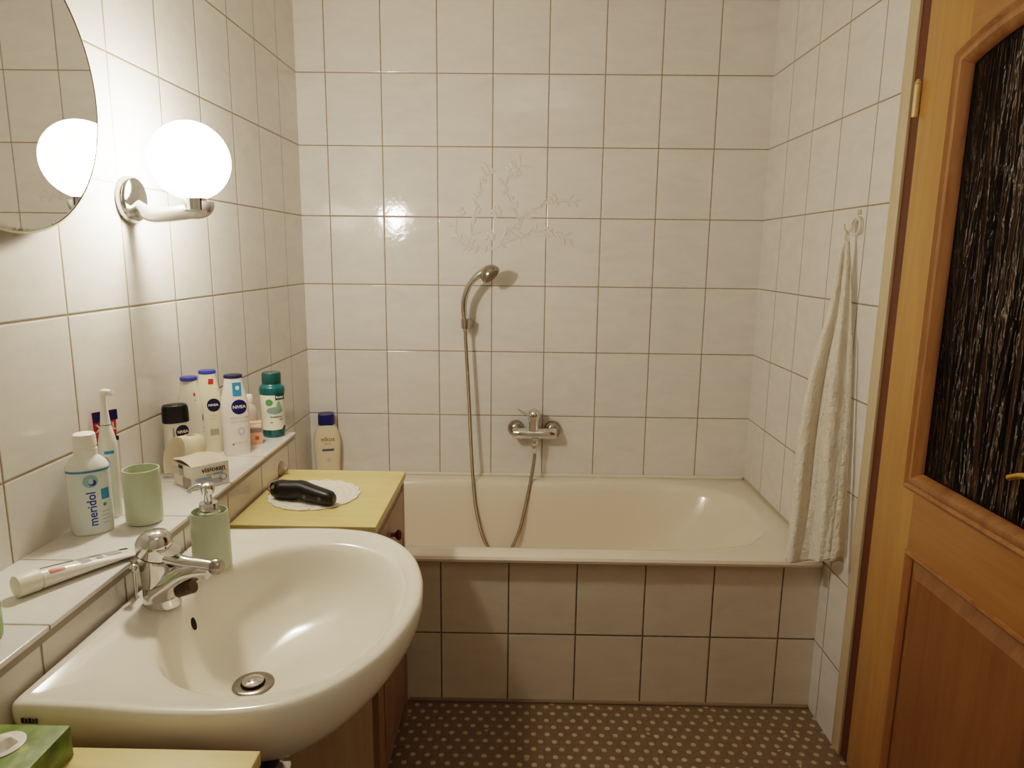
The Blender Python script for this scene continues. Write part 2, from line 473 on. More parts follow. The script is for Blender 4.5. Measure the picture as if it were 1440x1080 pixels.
# ------------------------------------------------------------------ bathtub
def tubring(x0, x1, y0, y1, z, nl, nr, S=192, xc=None):
    """ring: left half exponent nl, right half nr"""
    if xc is None: xc = 1.15
    yc = (y0+y1)/2; hy = (y1-y0)/2; out = []
    for k in range(S):
        s = 2*PI*k/S
        hx, n = ((x1-xc), nr) if cos(s) >= 0 else ((xc-x0), nl)
        c, d = hx*cos(s), hy*sin(s)
        r = (abs(c/hx)**n+abs(d/hy)**n)**(-1/n)
        out.append((xc+c*r, yc+d*r, z))
    return out
tub = thing('bathtub', 'cream enamelled built-in bathtub behind a tiled front', 'bathtub')
E2 = .003
R = [tubring(E2, XR-E2, -.700, -E2, .440, 60, 60),
     tubring(E2, XR-E2, -.757, -E2, .462, 60, 60), tubring(E2, XR-E2, -.766, -E2, .468, 60, 60), tubring(E2, XR-E2, -.768, -E2, .476, 60, 60),
     tubring(E2, XR-E2, -.763, -E2, .4835, 60, 60), tubring(.007, XR-.007, -.752, -.008, .486, 50, 50),
     tubring(.075, 1.652, -.705, -.066, .486, 9, 3.3),
     tubring(.085, 1.642, -.696, -.074, .484, 8, 3.1), tubring(.092, 1.632, -.688, -.081, .477, 8, 3.0),
     tubring(.098, 1.618, -.682, -.087, .455, 7, 2.9), tubring(.104, 1.575, -.672, -.098, .38, 7, 2.8),
     tubring(.112, 1.50, -.660, -.110, .27, 6, 2.7, xc=1.1), tubring(.125, 1.42, -.640, -.130, .16, 5, 2.6, xc=1.05),
     tubring(.150, 1.36, -.600, -.170, .105, 4, 2.6, xc=1.0), tubring(.22, 1.27, -.52, -.25, .088, 3, 2.5, xc=.9),
     tubring(.50, .90, -.43, -.34, .086, 2, 2, xc=.7)]
G().rings(R, cap0=False).obj('tub_shell', ENAMEL, tub)
g = G(); g.lathe([(.028, 0), (.030, .003), (.022, .006), (.010, .004)], 32, Matrix.Translation((.33, -.385, .089)), cap1=True)
g.obj('drain', CHROME, tub)
# splash strip where the tub meets the back wall
o = G().box(.0, XR-.008, -.012, -.0015, .484, .494, bev=.003).obj('trim_4', plain('tub_joint', srgb(232, 224, 208), .35)); struct(o, 'pale sealant strip along the back of the bathtub')

# ------------------------------------------------------------------ mixer + shower
mx = thing('bath_mixer', 'chrome single-lever bath mixer on the back wall above the tub', 'faucet', (.883, 0, .672))
for s in (-1, 1):
    G().lathe([(.033, 0), (.033, .006), (.030, .016), (.020, .027), (.012, .030), (0, .031)], 36, orient((s*.0715, -.001, .006), (0, -1, 0))).obj('wall_flange', CHROME_D, mx)
g = G(); g.lathe([(.018, -.085), (.0215, -.080), (.0215, -.03), (.0235, 0), (.0215, .03), (.0215, .080), (.018, .085)], 32, orient((0, -.045, -.004), (1, 0, 0)))
for s in (-1, 1): g.lathe([(.014, 0), (.014, .04)], 20, orient((s*.0715, -.005, 0), (0, -1, 0)))
g.obj('body', CHROME, mx)
g = G(); g.lathe([(.020, .0), (.019, .02), (.021, .038), (.024, .052), (.0245, .066), (.020, .078), (.010, .084), (0, .085)], 32, orient((-.002, -.052, .012), (0, -.1, 1)))
g.obj('cartridge_cap', CHROME, mx)
g = G(); g.tube([(-.008, -.07, .076), (-.030, -.085, .080), (-.050, -.095, .094), (-.066, -.10, .104)], lambda q: .0085-.0045*q, 12, flat=.6)
g.obj('lever', CHROME, mx)
g = G(); g.lathe([(.013, 0), (.016, -.008), (.015, -.022), (.011, -.026), (.0125, -.030), (.0125, -.044), (.009, -.048), (.008, -.058)][::-1], 24, Matrix.Translation((.002, -.058, -.02)))
g.obj('hose_outlet', CHROME, mx)

sh = thing('hand_shower', 'curved chrome hand shower hanging in its wall holder', 'hand shower', (.618, -.055, 1.091))
L0 = Vector((.618, -.055, 1.091))
hp = [(.0, -.002, -.03), (-.004, -.006, .02), (-.006, -.012, .064), (.0, -.022, .105), (.018, -.034, .148), (.045, -.043, .178), (.075, -.048, .197)]
G().tube(hp, lambda q: .0095+.0028*sin(q*PI)+max(0, q-.72)*.03, 20, sub=8).obj('handle', CHROME, sh)
hd_dir = Vector((.66, -.30, -.68)).normalized()
g = G(); g.lathe([(0, -.030), (.014, -.026), (.026, -.018), (.035, -.006), (.0385, .006), (.0375, .013), (.033, .016)], 36, orient((.090, -.056, .190), hd_dir))
g.obj('spray_head', CHROME_D, sh)
g = G(); g.lathe([(.0315, .014), (.028, .0185), (0, .020)], 36, orient((.090, -.056, .190), hd_dir), cap0=False)
g.obj('spray_face', plain('grey_brown_rubber', srgb(120, 104, 76), .5), sh)
hk = thing('shower_holder', 'small chrome wall holder gripping the hand shower', 'shower holder', (.622, 0, 1.090))
g = G(); g.lathe([(.019, 0), (.019, .004), (.014, .014), (.011, .03), (.010, .040)], 28, orient((.006, -.001, 0), (0, -1, 0))); g.obj('wall_mount', CHROME, hk)
g = G(); g.lathe([(.0125, -.016), (.0165, -.016), (.0185, .018), (.0135, .018)], 28, orient((-.004, -.057, .0), (0, -.06, 1)), cap0=False, cap1=False)
g.box(-.004, .016, -.052, -.036, -.012, .012, bev=.003); g.obj('holder_cup', plain('holder_grey_chrome', (.55, .50, .46, 1), .2, 1), hk)
# hose
t = NT('ribbed_metal_hose'); X = t.xyz()
t.setp(Base_Color=srgb(150, 134, 112), Metallic=.85, Roughness=.32, Normal=t.bump(t.math('SINE', t.math('MULTIPLY', X[2], 1400)), .5, .001))
hs = [(.618, -.057, 1.068), (.618, -.058, 1.04), (.621, -.060, .98), (.628, -.062, .86), (.634, -.066, .74), (.640, -.072, .62), (.648, -.085, .50), (.662, -.105, .38), (.692, -.13, .27), (.735, -.145, .215), (.785, -.145, .215), (.826, -.13, .29), (.850, -.105, .38), (.868, -.085, .47), (.881, -.068, .55), (.885, -.060, .585), (.885, -.058, .605)]
o = G().tube(hs, .0065, 14, sub=10).obj('shower_hose', t.m); tag(o, 'ribbed metal shower hose looping down into the bathtub', 'hose')

# floral relief glazed onto the back wall tiles
rel = thing('flower_relief', 'faint raised flower relief glazed across the back wall tiles', 'tile relief', (0, -.0005, 0))
RELM = plain('relief_glaze', srgb(221, 214, 205), .09, coat=.0)
def wp(px, py): return (.107+(px-461)/384, 1.483+(308-py)/397)
def leaf(g, x, z, ang, L, W, H=.0022):
    n = 8; R = []
    for i in range(n+1):
        u = i/n; wd = W*max(.06, sin(PI*min(1, u*1.02))**.8); hh = H*max(.05, sin(PI*u))
        cx, cz = x+cos(ang)*L*u, z+sin(ang)*L*u; px, pz = -sin(ang), cos(ang)
        R.append([(cx+px*wd*a, -hh*b, cz+pz*wd*a) for a, b in ((-1, 0), (-.6, .75), (0, 1), (.6, .75), (1, 0))])
    g.rings(R, False, False, closed=False)
rg = random.Random(3)
def stem(name, pts, leafL, every, spread):
    g = G(); P = spline([(wp(*q)[0], -.0008, wp(*q)[1]) for q in pts], 10)
    g.tube([tuple(p) for p in P], .0013, 6, sub=1)
    for i in range(2, len(P), every):
        d = P[i]-P[i-1]; a = math.atan2(d.z, d.x)
        for s in (-1, 1):
            leaf(g, P[i].x, P[i].z, a+s*spread+rg.uniform(-.6, .6), leafL*rg.uniform(.4, 1.4), leafL*rg.uniform(.07,.2))
    return g.obj(name, RELM, rel)
stem('leafy_stem', [(660, 350), (668, 310), (675, 270), (690, 240)], .035, 3, .6)
stem('leafy_stem', [(735, 345), (728, 300), (712, 262), (735, 232)], .045, 3, .8)
stem('leafy_stem', [(705, 345), (735, 310), (770, 288), (812, 284)], .038, 3, .5)
stem('leafy_stem', [(700, 352), (740, 332), (775, 326), (806, 340)], .032, 3, .6)
stem('leafy_stem', [(700, 355), (670, 352), (650, 345), (640, 322)], .030, 3, .6)
g = G()
for cx, cy, rr in ((722, 240, .030), (650, 300, .018), (700, 300, .026), (780, 280, .022), (690, 335, .026), (775, 330, .02)):
    x, z = wp(cx, cy)
    for k in range(7): leaf(g, x, z, k*2*PI/7+rg.random()*.4, rr, rr*.3, .0026)
g.obj('blossoms', RELM, rel)

# ------------------------------------------------------------------ round mirror + lamp
ma = radians(0)
MC = (0, -1.63, 1.70); MRAD = .375
mr = thing('round_mirror', 'large round frameless mirror on the left wall', 'mirror', (.011, -1.528, 1.612))
t = NT('mirror_silver'); t.setp(Base_Color=(.91, .91, .88, 1), Metallic=1.0, Roughness=.015)
MR = .2387
G().lathe([(MR-.004, .008), (MR-.004, .014), (MR-.008, .0155)], 128, orient((0, 0, 0), (1, 0, 0)), cap0=True).obj('mirror_glass', t.m, mr, False)
G().lathe([(MR-.0035, .0075), (MR, .0085), (MR, .0135), (MR-.0035, .0150)], 128, orient((0, 0, 0), (1, 0, 0)), cap0=False, cap1=False).obj('ground_edge', plain('mirror_edge', srgb(214, 206, 176), .25, .3), mr)
G().lathe([(.05, -.0108), (.05, .008)], 24, orient((0, 0, 0), (1, 0, 0))).obj('wall_mount', GREYP, mr)

lp = thing('wall_lamp', 'lit opal globe wall lamp on a chrome arm beside the mirror', 'lamp', (0, -1.168, 1.445))
WM = plain('lamp_white_metal', srgb(205, 200, 196), .18, .7)
G().lathe([(.048, .001), (.048, .010), (.044, .018), (.030, .022), (0, .023)], 40, orient((0, .0, .008), (1, 0, 0))).obj('wall_plate', CHROME, lp)
g = G(); g.tube([(.015, 0, -.006), (.045, 0, -.022), (.075, 0, -.022), (.125, 0, -.016), (.150, 0, -.014), (.163, 0, -.006), (.165, 0, .006)], .0155, 20, sub=8)
g.obj('arm', WM, lp)
g = G(); g.lathe([(.022, -.012), (.022, .012), (.018, .016)], 28, Matrix.Translation((.143, -.003, .0))); g.obj('socket_ring', CHROME, lp)
# opal globe (the light source of the room)
def glow(name, strength, clear):
    t = NT(name); em = t.new('ShaderNodeEmission'); em.inputs['Color'].default_value = (1.0, .91, .765, 1); em.inputs['Strength'].default_value = strength
    if clear:
        tr = t.new('ShaderNodeBsdfTransparent'); ad = t.new('ShaderNodeAddShader')
        t.link(em.outputs[0], ad.inputs[0]); t.link(tr.outputs[0], ad.inputs[1]); t.link(ad.outputs[0], t.n['Material Output'].inputs['Surface'])
    else: t.link(em.outputs[0], t.n['Material Output'].inputs['Surface'])
    return t.m
gc = (.138, -.003, .087); gr = .079
prof = [(gr*sin(a), -gr*cos(a)) for a in [PI*k/32 for k in range(3, 33)]]
gl = G().lathe(prof, 48, Matrix.Translation(gc), cap0=False).obj('lamp_globe', glow('glowing_glass', 11.0, True), lp)
br = .034
G().lathe([(.012, -.066), (.013, -.044)]+[(br*sin(a), -br*cos(a)+.004) for a in [PI*k/20 for k in range(3, 21)]], 32, Matrix.Translation(gc)).obj('light_bulb', glow('glowing_bulb', 430.0, False), lp)

# soft fill light added on the ceiling, unseen behind the camera
cl = thing('fill_light', 'flat round fill light added on the ceiling behind the camera', 'lamp', (.95, -2.55, ZC))
t = NT('fill_light_glow'); em = t.new('ShaderNodeEmission'); em.inputs['Color'].default_value = (1.0, .89, .72, 1); em.inputs['Strength'].default_value = 2.1
t.link(em.outputs[0], t.n['Material Output'].inputs['Surface'])
G().lathe([(.34, -.001), (.34, -.03), (.31, -.055), (.17, -.075), (0, -.08)], 48).obj('fill_light_disc', t.m, cl)
G().lathe([(.352, -.0005), (.352, -.012), (.341, -.014)], 48, cap0=False, cap1=False).obj('fill_light_rim', WM, cl)

# ------------------------------------------------------------------ wash basin
BC = Vector((.43, -1.593))
half = [(.1865, 0), (.1865, .15), (.1865, .274), (.194, .284), (.22, .288), (.29, .2915), (.36, .2985), (.42, .3005), (.47, .297), (.52, .285), (.565, .258), (.605, .213), (.636, .156), (.656, .09), (.664, .04), (.667, 0)]
front = [(p.x, p.y) for p in spline([(x, d, 0) for x, d in half[4:]]+[(.664, -.04, 0)], 8)]
front = front[:(len(half)-5)*8+1]
side = [(.1865, 0), (.1865, .14), (.1865, .279)]+[(.1955-.009*cos(q*PI/10), .279+.009*sin(q*PI/10)) for q in range(1, 6)]+front
full = side+[(x, -d) for x, d in side[::-1][1:-1]]
# even steps along the outline
seg = []; tot = 0
for a, b in zip(full, full[1:]+full[:1]):
    L_ = math.hypot(b[0]-a[0], b[1]-a[1]); seg.append((tot, a, b, L_)); tot += L_
SEG = 340; OUT = []
for k in range(SEG):
    w_ = tot*k/SEG
    for st_, a, b, L_ in seg:
        if st_ <= w_ <= st_+L_ and L_ > 0:
            q = (w_-st_)/L_; OUT.append((a[0]+(b[0]-a[0])*q, a[1]+(b[1]-a[1])*q)); break
ANG = [math.atan2(y, x-BC.x) for x, y in OUT]
SM = [math.hypot(y, x-BC.x) for x, y in OUT]
def outl(inset, z, sc=1.0, cx=None):
    out = []
    for a, r in zip(ANG, SM):
        rr = (r-inset)*sc; out.append((max(BC.x+cos(a)*rr, LX+.001), BC.y+sin(a)*rr, z))
    return out
def ell(cx, hx, hy, z, n=2.15):
    out = []
    for a in ANG:
        # angle matched to the outline so that rings stay untwisted
        c, s = cos(a), sin(a); r = (abs(c/hx)**n+abs(s/hy)**n)**(-1/n); out.append((cx+c*r, BC.y+s*r, z))
    return out
def lerp(A, B, q, z): return [(a[0]*(1-q)+b[0]*q, a[1]*(1-q)+b[1]*q, z) for a, b in zip(A, B)]
zt = .785
rimin = outl(.026, 0)
bowl0 = ell(.447, .183, .243, 0)
R = []
for ins, z in ((.235, .555), (.19, .575), (.145, .603), (.095, .640), (.055, .672), (.028, .700), (.012, .724), (.004, .745), (.0, .765), (.0, .7785), (.0012, .7825), (.0045, zt)):
    # the underside narrows toward the wall
    q = outl(ins, z)
    R.append(q)
R.append(outl(.012, zt+.0003)); R.append(outl(.020, zt-.0005)); R.append(outl(.027, zt-.0035)); R.append(lerp(outl(.030, 0), ell(.447, .190, .250, 0), .5, zt-.0075))
R.append(lerp(outl(.034, 0), ell(.447, .190, .250, 0), .90, zt-.0095))
R.append(ell(.447, .186, .246, zt-.0115)); R.append(ell(.447, .181, .240, zt-.0155)); R.append(ell(.446, .1765, .235, zt-.024))
for cx, hx, hy, z in ((.444, .170, .228, .748), (.441, .162, .218, .718), (.436, .148, .200, .688), (.427, .124, .170, .663), (.412, .092, .128, .645), (.395, .058, .080, .632), (.382, .033, .038, .624), (.378, .024, .024, .622)):
    R.append(ell(cx, hx, hy, z))
bs = thing('washbasin', 'white ceramic washbasin fixed in front of the tiled ledge', 'washbasin')
G().rings(R).obj('basin', CERAM, bs)
g = G(); g.lathe([(.0195, -.001), (.0205, .0020), (.031, .0034), (.0345, .0012), (.034, -.004)][::-1], 40, Matrix.Translation((.378, BC.y, .6245)), cap0=False, cap1=False)
dn = g.obj('drain_ring', CHROME_D, bs)
g = G(); g.lathe([(.0285, .0002), (.0285, .0012)], 40, Matrix.Translation((.378, BC.y, .6245))); 
G().lathe([(.0202, .0), (.0202, .0016), (.0200, .0018)], 40, Matrix.Translation((.378, BC.y, .6245))).obj('drain_gap', DARK, dn)
G().lathe([(.006, .0), (.006, .003), (.0178, .005), (.0178, .0070), (.013, .0095), (.006, .0108), (0, .0110)], 40, Matrix.Translation((.378, BC.y, .6245))).obj('drain_plug', CHROME, bs)
# overflow hole sits in the bowl wall
G().lathe([(.0095, 0), (.0095, .0012), (.0, .0014)], 28, orient((.2775, BC.y+.012, .728), (.96, 0, .28)) @ Matrix.Diagonal((.72, 1.25, 1, 1))).obj('overflow_hole', DARK, bs)
# small dark maker's mark on the side
M = Matrix.Translation((.214, BC.y-.2895, .7655)) @ Matrix.Rotation(PI/2, 4, 'X') @ Matrix.Rotation(radians(-1), 4, 'Y')
mk = G()
for i, (a, b) in enumerate(((0, .004), (.005, .0085), (.0095, .0135), (.0145, .0175), (.0185, .0215))):
    mk.add([tuple(M @ Vector(p)) for p in ((a-.011, -.003, .0008), (b-.011, -.003, .0008), (b-.011, .0032-(i % 2)*.001, .0008), (a-.011, .0032-(i % 2)*.001, .0008))], [(0, 1, 2, 3)])
mk.add([tuple(M @ Vector(p)) for p in ((-.011, -.0045, .0007), (.0105, -.0045, .0007), (.0105, -.003, .0007), (-.011, -.003, .0007))], [(0, 1, 2, 3)])
mk.obj('maker_mark', plain('mark_ink', srgb(40, 38, 60), .4), bs, False)
# waste pipe under the basin
pt = thing('siphon', 'chrome bottle trap under the washbasin', 'drain pipe', (.40, -1.60, 0))
g = G(); g.tube([(-.0, 0, .553), (0, 0, .52), (0, 0, .46)], .018, 20, sub=1); g.obj('waste_pipe', plain('dark_grey_plastic', srgb(52, 48, 46), .4), pt)
g = G(); g.lathe([(.02, .34), (.036, .36), (.038, .42), (.036, .47), (.022, .48)], 28); g.obj('trap_cup', CHROME, pt)
g = G(); g.tube([(-.02, 0, .44), (-.08, 0, .44), (-.218, 0, .44)], .014, 16, sub=3); g.obj('wall_pipe', CHROME, pt)
g = G(); g.tube([(.035, -.02, .45), (.05, -.04, .47), (.05, -.07, .46), (.02, -.08, .40)], .007, 10, sub=6); g.obj('overflow_tube', WHITE, pt)

# ------------------------------------------------------------------ basin mixer
fx, fy, fz = .238, -1.604, zt-.0090
fc = thing('basin_mixer', 'chrome single-lever mixer tap on the washbasin', 'faucet', (fx, fy, fz))
def oval(cx, cy, rx, ry, z, tilt=0, n=32): return [(cx+rx*cos(2*PI*k/n), cy+ry*sin(2*PI*k/n), z+tilt*cos(2*PI*k/n)*rx) for k in range(n)]
R = [oval(.003, 0, .0295, .0265, 0), oval(.003, 0, .0295, .0265, .004), oval(.002, 0, .0280, .025, .012), oval(.001, 0, .0268, .0245, .03), oval(-.001, 0, .0262, .0242, .055), oval(-.003, 0, .0262, .0242, .076, -.25), oval(-.004, 0, .0258, .024, .084, -.3)]
G().rings(R).obj('body', CHROME, fc)
R = [oval(-.004, 0, .0268, .0252, .0865, -.3), oval(-.004, 0, .0280, .0262, .094, -.25), oval(-.003, 0, .0280, .0262, .106, -.12), oval(-.001, 0, .0255, .024, .1175), oval(.0, 0, .0175, .017, .1255), oval(.001, 0, .006, .006, .128)]
G().rings(R).obj('lever_cap', CHROME, fc)
g = G(); g.lathe([(.012, -.0015), (.0185, -.001), (.0185, .001), (.012, .0015)], 28, orient((.024, -.008, .100), (.35, -.1, 1))); g.obj('cap_brim', CHROME, fc)
g = G(); g.tube([(.006, -.002, .090), (.028, -.003, .0815), (.050, -.004, .076), (.078, -.005, .0735), (.098, -.006, .0705)], lambda q: .0155-.0045*sin(q*2.2), 20, sub=8, flat=.75); g.obj('lever', CHROME, fc)
g = G(); g.lathe([(.0115, 0), (.0130, .004), (.0125, .012), (.009, .017), (0, .018)], 24, orient((.092, -.0055, .0705), (1, -.06, -.05))); g.obj('lever_tip', CHROME_D, fc)
g = G(); g.tube([(.0, 0, .022), (.016, -.001, .036), (.034, -.001, .050), (.054, -.002, .059), (.074, -.002, .062), (.086, -.003, .060)], lambda q: .0285-.0155*q, 22, sub=8); g.obj('spout', CHROME, fc)
g = G(); prof = []
for k in range(8): prof += [(.0098, .004*k), (.0108, .004*k+.0015), (.0098, .004*k+.003)]
g.lathe(prof, 24, orient((.038, -.016, .031), (.90, -.10, .34))); g.obj('aerator', plain('ribbed_dark_metal', srgb(92, 80, 62), .3, .9), fc)
g = G(); g.tube([(-.040, .0, .0), (-.040, .0, .055)], .0028, 10, sub=1); g.lathe([(.003, 0), (.0065, .004), (.007, .009), (.004, .013), (0, .014)], 16, Matrix.Translation((-.040, 0, .055)))
g.obj('plug_rod', CHROME, fc)

# ------------------------------------------------------------------ soap dispenser
sd = thing('soap_dispenser', 'pale green glass soap dispenser with chrome pump on the basin', 'soap dispenser', (.262, -1.462, zt-.0090))
G().lathe([(.028, 0), (.0335, .002), (.034, .008), (.0335, .060), (.0330, .104), (.0312, .108), (.030, .108), (.0305, .1), (.0305, .008), (0, .006)], 48, cap0=True, cap1=False).obj('glass_body', GREEN_G, sd)
G().lathe([(.0295, .008), (.0295, .094), (.020, .097), (0, .097)], 40).obj('soap', GREEN_IN, sd)
G().lathe([(.020, .096), (.020, .106), (.0165, .109), (.0165, .122), (.0155, .124)], 36).obj('pump_collar', CHROME, sd)
g = G(); g.lathe([(.007, .122), (.007, .140), (.0105, .141), (.0125, .152), (.0115, .158), (.007, .161), (0, .1615)], 28)
g.tube([(0, 0, .150), (-.012, -.004, .1555), (-.024, -.008, .153), (-.030, -.010, .146)], lambda q: .0052-.0012*q, 14, sub=5); g.obj('pump_head', CHROME, sd)

# ------------------------------------------------------------------ rinse cups
cp = thing('rinse_cup', 'pale green frosted glass toothbrush cup beside the mouthwash bottle', 'cup', (.117, -1.416, LZ))
G().lathe([(.028, .0), (.031, .002), (.0322, .010), (.0322, .098), (.0315, .1045), (.0295, .1045), (.0285, .099), (.0285, .014), (0, .012)], 48, cap1=False).obj('cup_wall', GREEN_G, cp)
g = thing('rinse_cup', 'green glass cup cut off by the left edge of the photo', 'cup', (.112, -1.835, LZ))
G().lathe([(.031, .0), (.035, .003), (.036, .012), (.0355, .075), (.033, .096), (.031, .096), (.0305, .072), (.031, .012), (0, .010)], 48, cap1=False).obj('cup_wall', plain('vivid_green_glass', srgb(150, 190, 110), .25, trans=.3), g)

# ------------------------------------------------------------------ mouthwash bottle
FACE = radians(22)
mw = thing('mouthwash_bottle', 'white mouthwash bottle with blue band and sideways blue lettering', 'bottle', (.046, -1.462, LZ), radians(34))
B = Body([(0, .031, .027), (.004, .034, .029), (.03, .0352, .0295), (.09, .0352, .0295), (.118, .0350, .029), (.126, .033, .027), (.134, .0275, .023), (.141, .020, .019), (.146, .0165, .0165)], 2.3)
B.build('bottle_body', plain('white_bottle', srgb(228, 230, 222), .22, coat=.3), mw)
g = G(); prof = [(.0185, .143), (.0190, .146), (.0190, .156), (.0178, .157), (.0178, .160), (.0190, .161), (.0185, .176), (.0178, .182), (.016, .1835), (0, .184)]
g.lathe(prof, 44); g.obj('screw_cap', plain('ribbed_white_cap', srgb(238, 233, 222), .35), mw)
B.patch('blue_band', TEAL, mw, -.0345, .0345, .1165, .1205, nu=30, nz=2)
B.patch('pale_label', plain('pale_label', srgb(214, 222, 214), .35), mw, -.027, .031, .010, .115, off=.0003, nu=30)
B.text('lettering', 'meridol', MERI, mw, .0015, .0495, .0205, rot=PI/2, bold=.0004, squeeze=1.0)
B.patch('drop_emblem', plain('emblem_teal', srgb(138, 182, 180), .4), mw, -.010, .014, .089, .113, off=.0006, shape='disc')
B.patch('emblem_swirl', MERI, mw, -.001, .011, .092, .104, off=.0009, shape='disc')
B.patch('emblem_highlight', PALEB, mw, -.001, .0065, .0955, .106, off=.0012, shape='disc')
B.patch('blue_square', BLUE, mw, .0165, .0285, .064, .084, off=.0006)
B.patch('green_seal', GREENP, mw, .018, .0235, .051, .058, off=.0006, shape='disc')
for k in range(4): B.patch('small_print', plain('soft_grey_print', srgb(188, 196, 192), .5), mw, .0155, .029-(k % 2)*.003, .040-.007*k, .043-.007*k, off=.0006, nz=1)

# ------------------------------------------------------------------ electric toothbrush (behind the mouthwash)
tb = thing('electric_toothbrush', 'white electric toothbrush standing upright behind the mouthwash bottle', 'toothbrush', (.044, -1.392, LZ), FACE)
B = Body([(0, .0125, .0125), (.004, .0145, .0145), (.05, .0155, .0155), (.10, .0165, .0165), (.138, .0165, .0165), (.160, .0135, .0135), (.178, .0095, .0095), (.181, .009, .009)], 2)
B.build('handle', plain('pale_handle', srgb(224, 222, 214), .3), tb)
B.patch('blue_stripe', BLUE, tb, -.004, .012, .128, .134, off=.0006)
B.patch('power_button', plain('light_blue_button', srgb(150, 186, 200), .4), tb, -.009, .004, .10, .124, off=.0006, shape='disc')
G().lathe([(.0092, .181), (.0092, .1825)], 24).obj('colour_ring', TEAL, tb)
g = G(); g.lathe([(.0088, .1825), (.0078, .195), (.0055, .222), (.0048, .238), (.0055, .244), (.004, .248), (0, .249)], 24)
g.lathe([(.0062, 0), (.0072, .003), (.0072, .009), (.006, .010)], 24, orient((0, -.001, .2435), (.9, -.45, 0))); g.obj('brush_neck', WHITE, tb)
g = G(); g.lathe([(.0062, .010), (.0060, .018), (.0, .0185)], 20, orient((0, -.001, .2435), (.9, -.45, 0))); g.obj('bristles', plain('bristle', srgb(226, 222, 214), .8), tb)

# standing toothpaste tube, leaning on the wall behind the brush
tp = thing('toothpaste_tube', 'red and blue toothpaste tube standing against the left wall', 'toothpaste', (.016, -1.349, LZ), radians(58))
g = G(); R = []; H = .198
for i in range(13):
    q = i/12; a = .0165+.0065*q; b = .0125*(1-q)**.8+.0008
    R.append([(a*cos(2*PI*k/28), b*sin(2*PI*k/28), .018+(H-.018)*q) for k in range(28)])
g.rings(R); g.obj('tube', plain('red_tube', srgb(176, 44, 48), .35), tp)
G().lathe([(.014, 0), (.0145, .002), (.0135, .018)], 28).obj('cap', WHITE, tp)
def Mf(z, y=-.002): return Matrix.Translation((0, y, z)) @ Matrix.Rotation(PI/2, 4, 'X')
def tubeb(z): return -(.0125*(1-(z-.018)/(H-.018))**.8+.0012)
M = Mf(.1885, -.0048); flat_rect('blue_crimp', NAVY, tp, M, -.0231, .0231, -.0105, .0098)
flat_text('lettering', 'XXL', plain('cream_print', srgb(235, 205, 180), .4), tp, Mf(.166, -.0062), .021, .0006)
flat_rect('dark_side_print', NAVYD, tp, Mf(.140, -.0085), .010, .020, -.006, .006)
flat_rect('dark_side_print', NAVYD, tp, Mf(.120, -.0092), .010, .019, -.006, .003)
flat_rect('pale_side_print', plain('pale_tube_panel', srgb(214, 206, 200), .4), tp, Mf(.09, -.0112), -.017, .019, -.05, .048)

# toothpaste tube lying on the ledge
tl = thing('toothpaste_tube', 'white toothpaste tube lying on its side at the near end of the ledge', 'toothpaste', (.098, -1.700, LZ), radians(61))
R = []; LT = .155; g = G()
for i in range(15):
    q = i/14; a = .0165+.006*q; b = .0145*(1-q)**.75+.0007
    R.append([(.012+LT*q, a*cos(2*PI*k/28), b+.0006+.003*q+b*sin(2*PI*k/28)) for k in range(28)])
g.rings(R); g.obj('tube', plain('white_tube', srgb(234, 228, 216), .3, coat=.2), tl)
G().lathe([(.013, -.022), (.0165, -.020), (.0168, .008), (.015, .012)], 32, orient((.0, 0, .0168), (1, 0, 0))).obj('cap', plain('cream_cap', srgb(232, 226, 208), .4), tl)
def tlz(x):
    q = max(0, min(1, (x-.012)/LT)); b = .0145*(1-q)**.75+.0007; return b*2+.0012+.003*q
def tpatch(name, mat, x0, x1, y0, y1):
    V = []; F = []
    for i in range(7):
        x = x0+(x1-x0)*i/6; q = (x-.012)/LT; a = .0165+.006*q; b = .0145*(1-q)**.75+.0007
        for y in (y0, (y0+y1)/2, y1):
            V.append((x, y, b+.0014+.003*q+b*math.sqrt(max(0, 1-(y/a)**2))))
    for i in range(6):
        for j in range(2): k = i*3+j; F.append((k, k+1, k+4, k+3))
    mesh_obj(name, V, F, mat, tl)
tpatch('grey_print', plain('tube_grey', srgb(140, 134, 134), .4), .018, .065, .002, .014)
tpatch('orange_print', ORANGEP, .022, .044, -.0135, -.0075)
tpatch('grey_print', GREYP, .086, .108, .0, .010)
tpatch('grey_print', GREYP, .094, .104, -.010, -.004)
tpatch('black_print', BLACK, .140, .154, .006, .013)
tpatch('pale_print', plain('tube_pale', srgb(168, 162, 164), .4), .068, .084, -.012, .010)
tpatch('pale_print', plain('tube_pale', srgb(168, 162, 164), .4), .112, .136, -.008, .010)

# ------------------------------------------------------------------ deodorant and lotion bottles
dd = thing('roll_on_deodorant', 'short white deodorant bottle with black cap, nearest the box', 'deodorant', (.036, -1.115, LZ), radians(35)); dd.scale = (1, 1, 1.17)
B = Body([(0, .022, .015), (.003, .025, .017), (.04, .0265, .0175), (.085, .0265, .0175), (.100, .0268, .0180), (.102, .0265, .018)], 2.6)
B.build('bottle_body', WHITE, dd)
B2 = Body([(.1025, .0272, .0185), (.104, .0282, .0192), (.118, .0282, .0192), (.130, .0275, .0188), (.136, .025, .017), (.138, .018, .012)], 3)
B2.build('cap', BLACK, dd)
B.patch('brand_disc', NAVYD, dd, -.004, .0245, .070, .098, off=.0005, shape='disc', nu=24, nz=20); B.text('lettering', 'NIVEA', WHITE, dd, .0105, .084, .0080, off=.0009, bold=.0002)
B.patch('silver_streak', plain('silver_print', srgb(150, 150, 142), .3, .5), dd, -.016, .0, .02, .094, off=.0005, shape='hill')

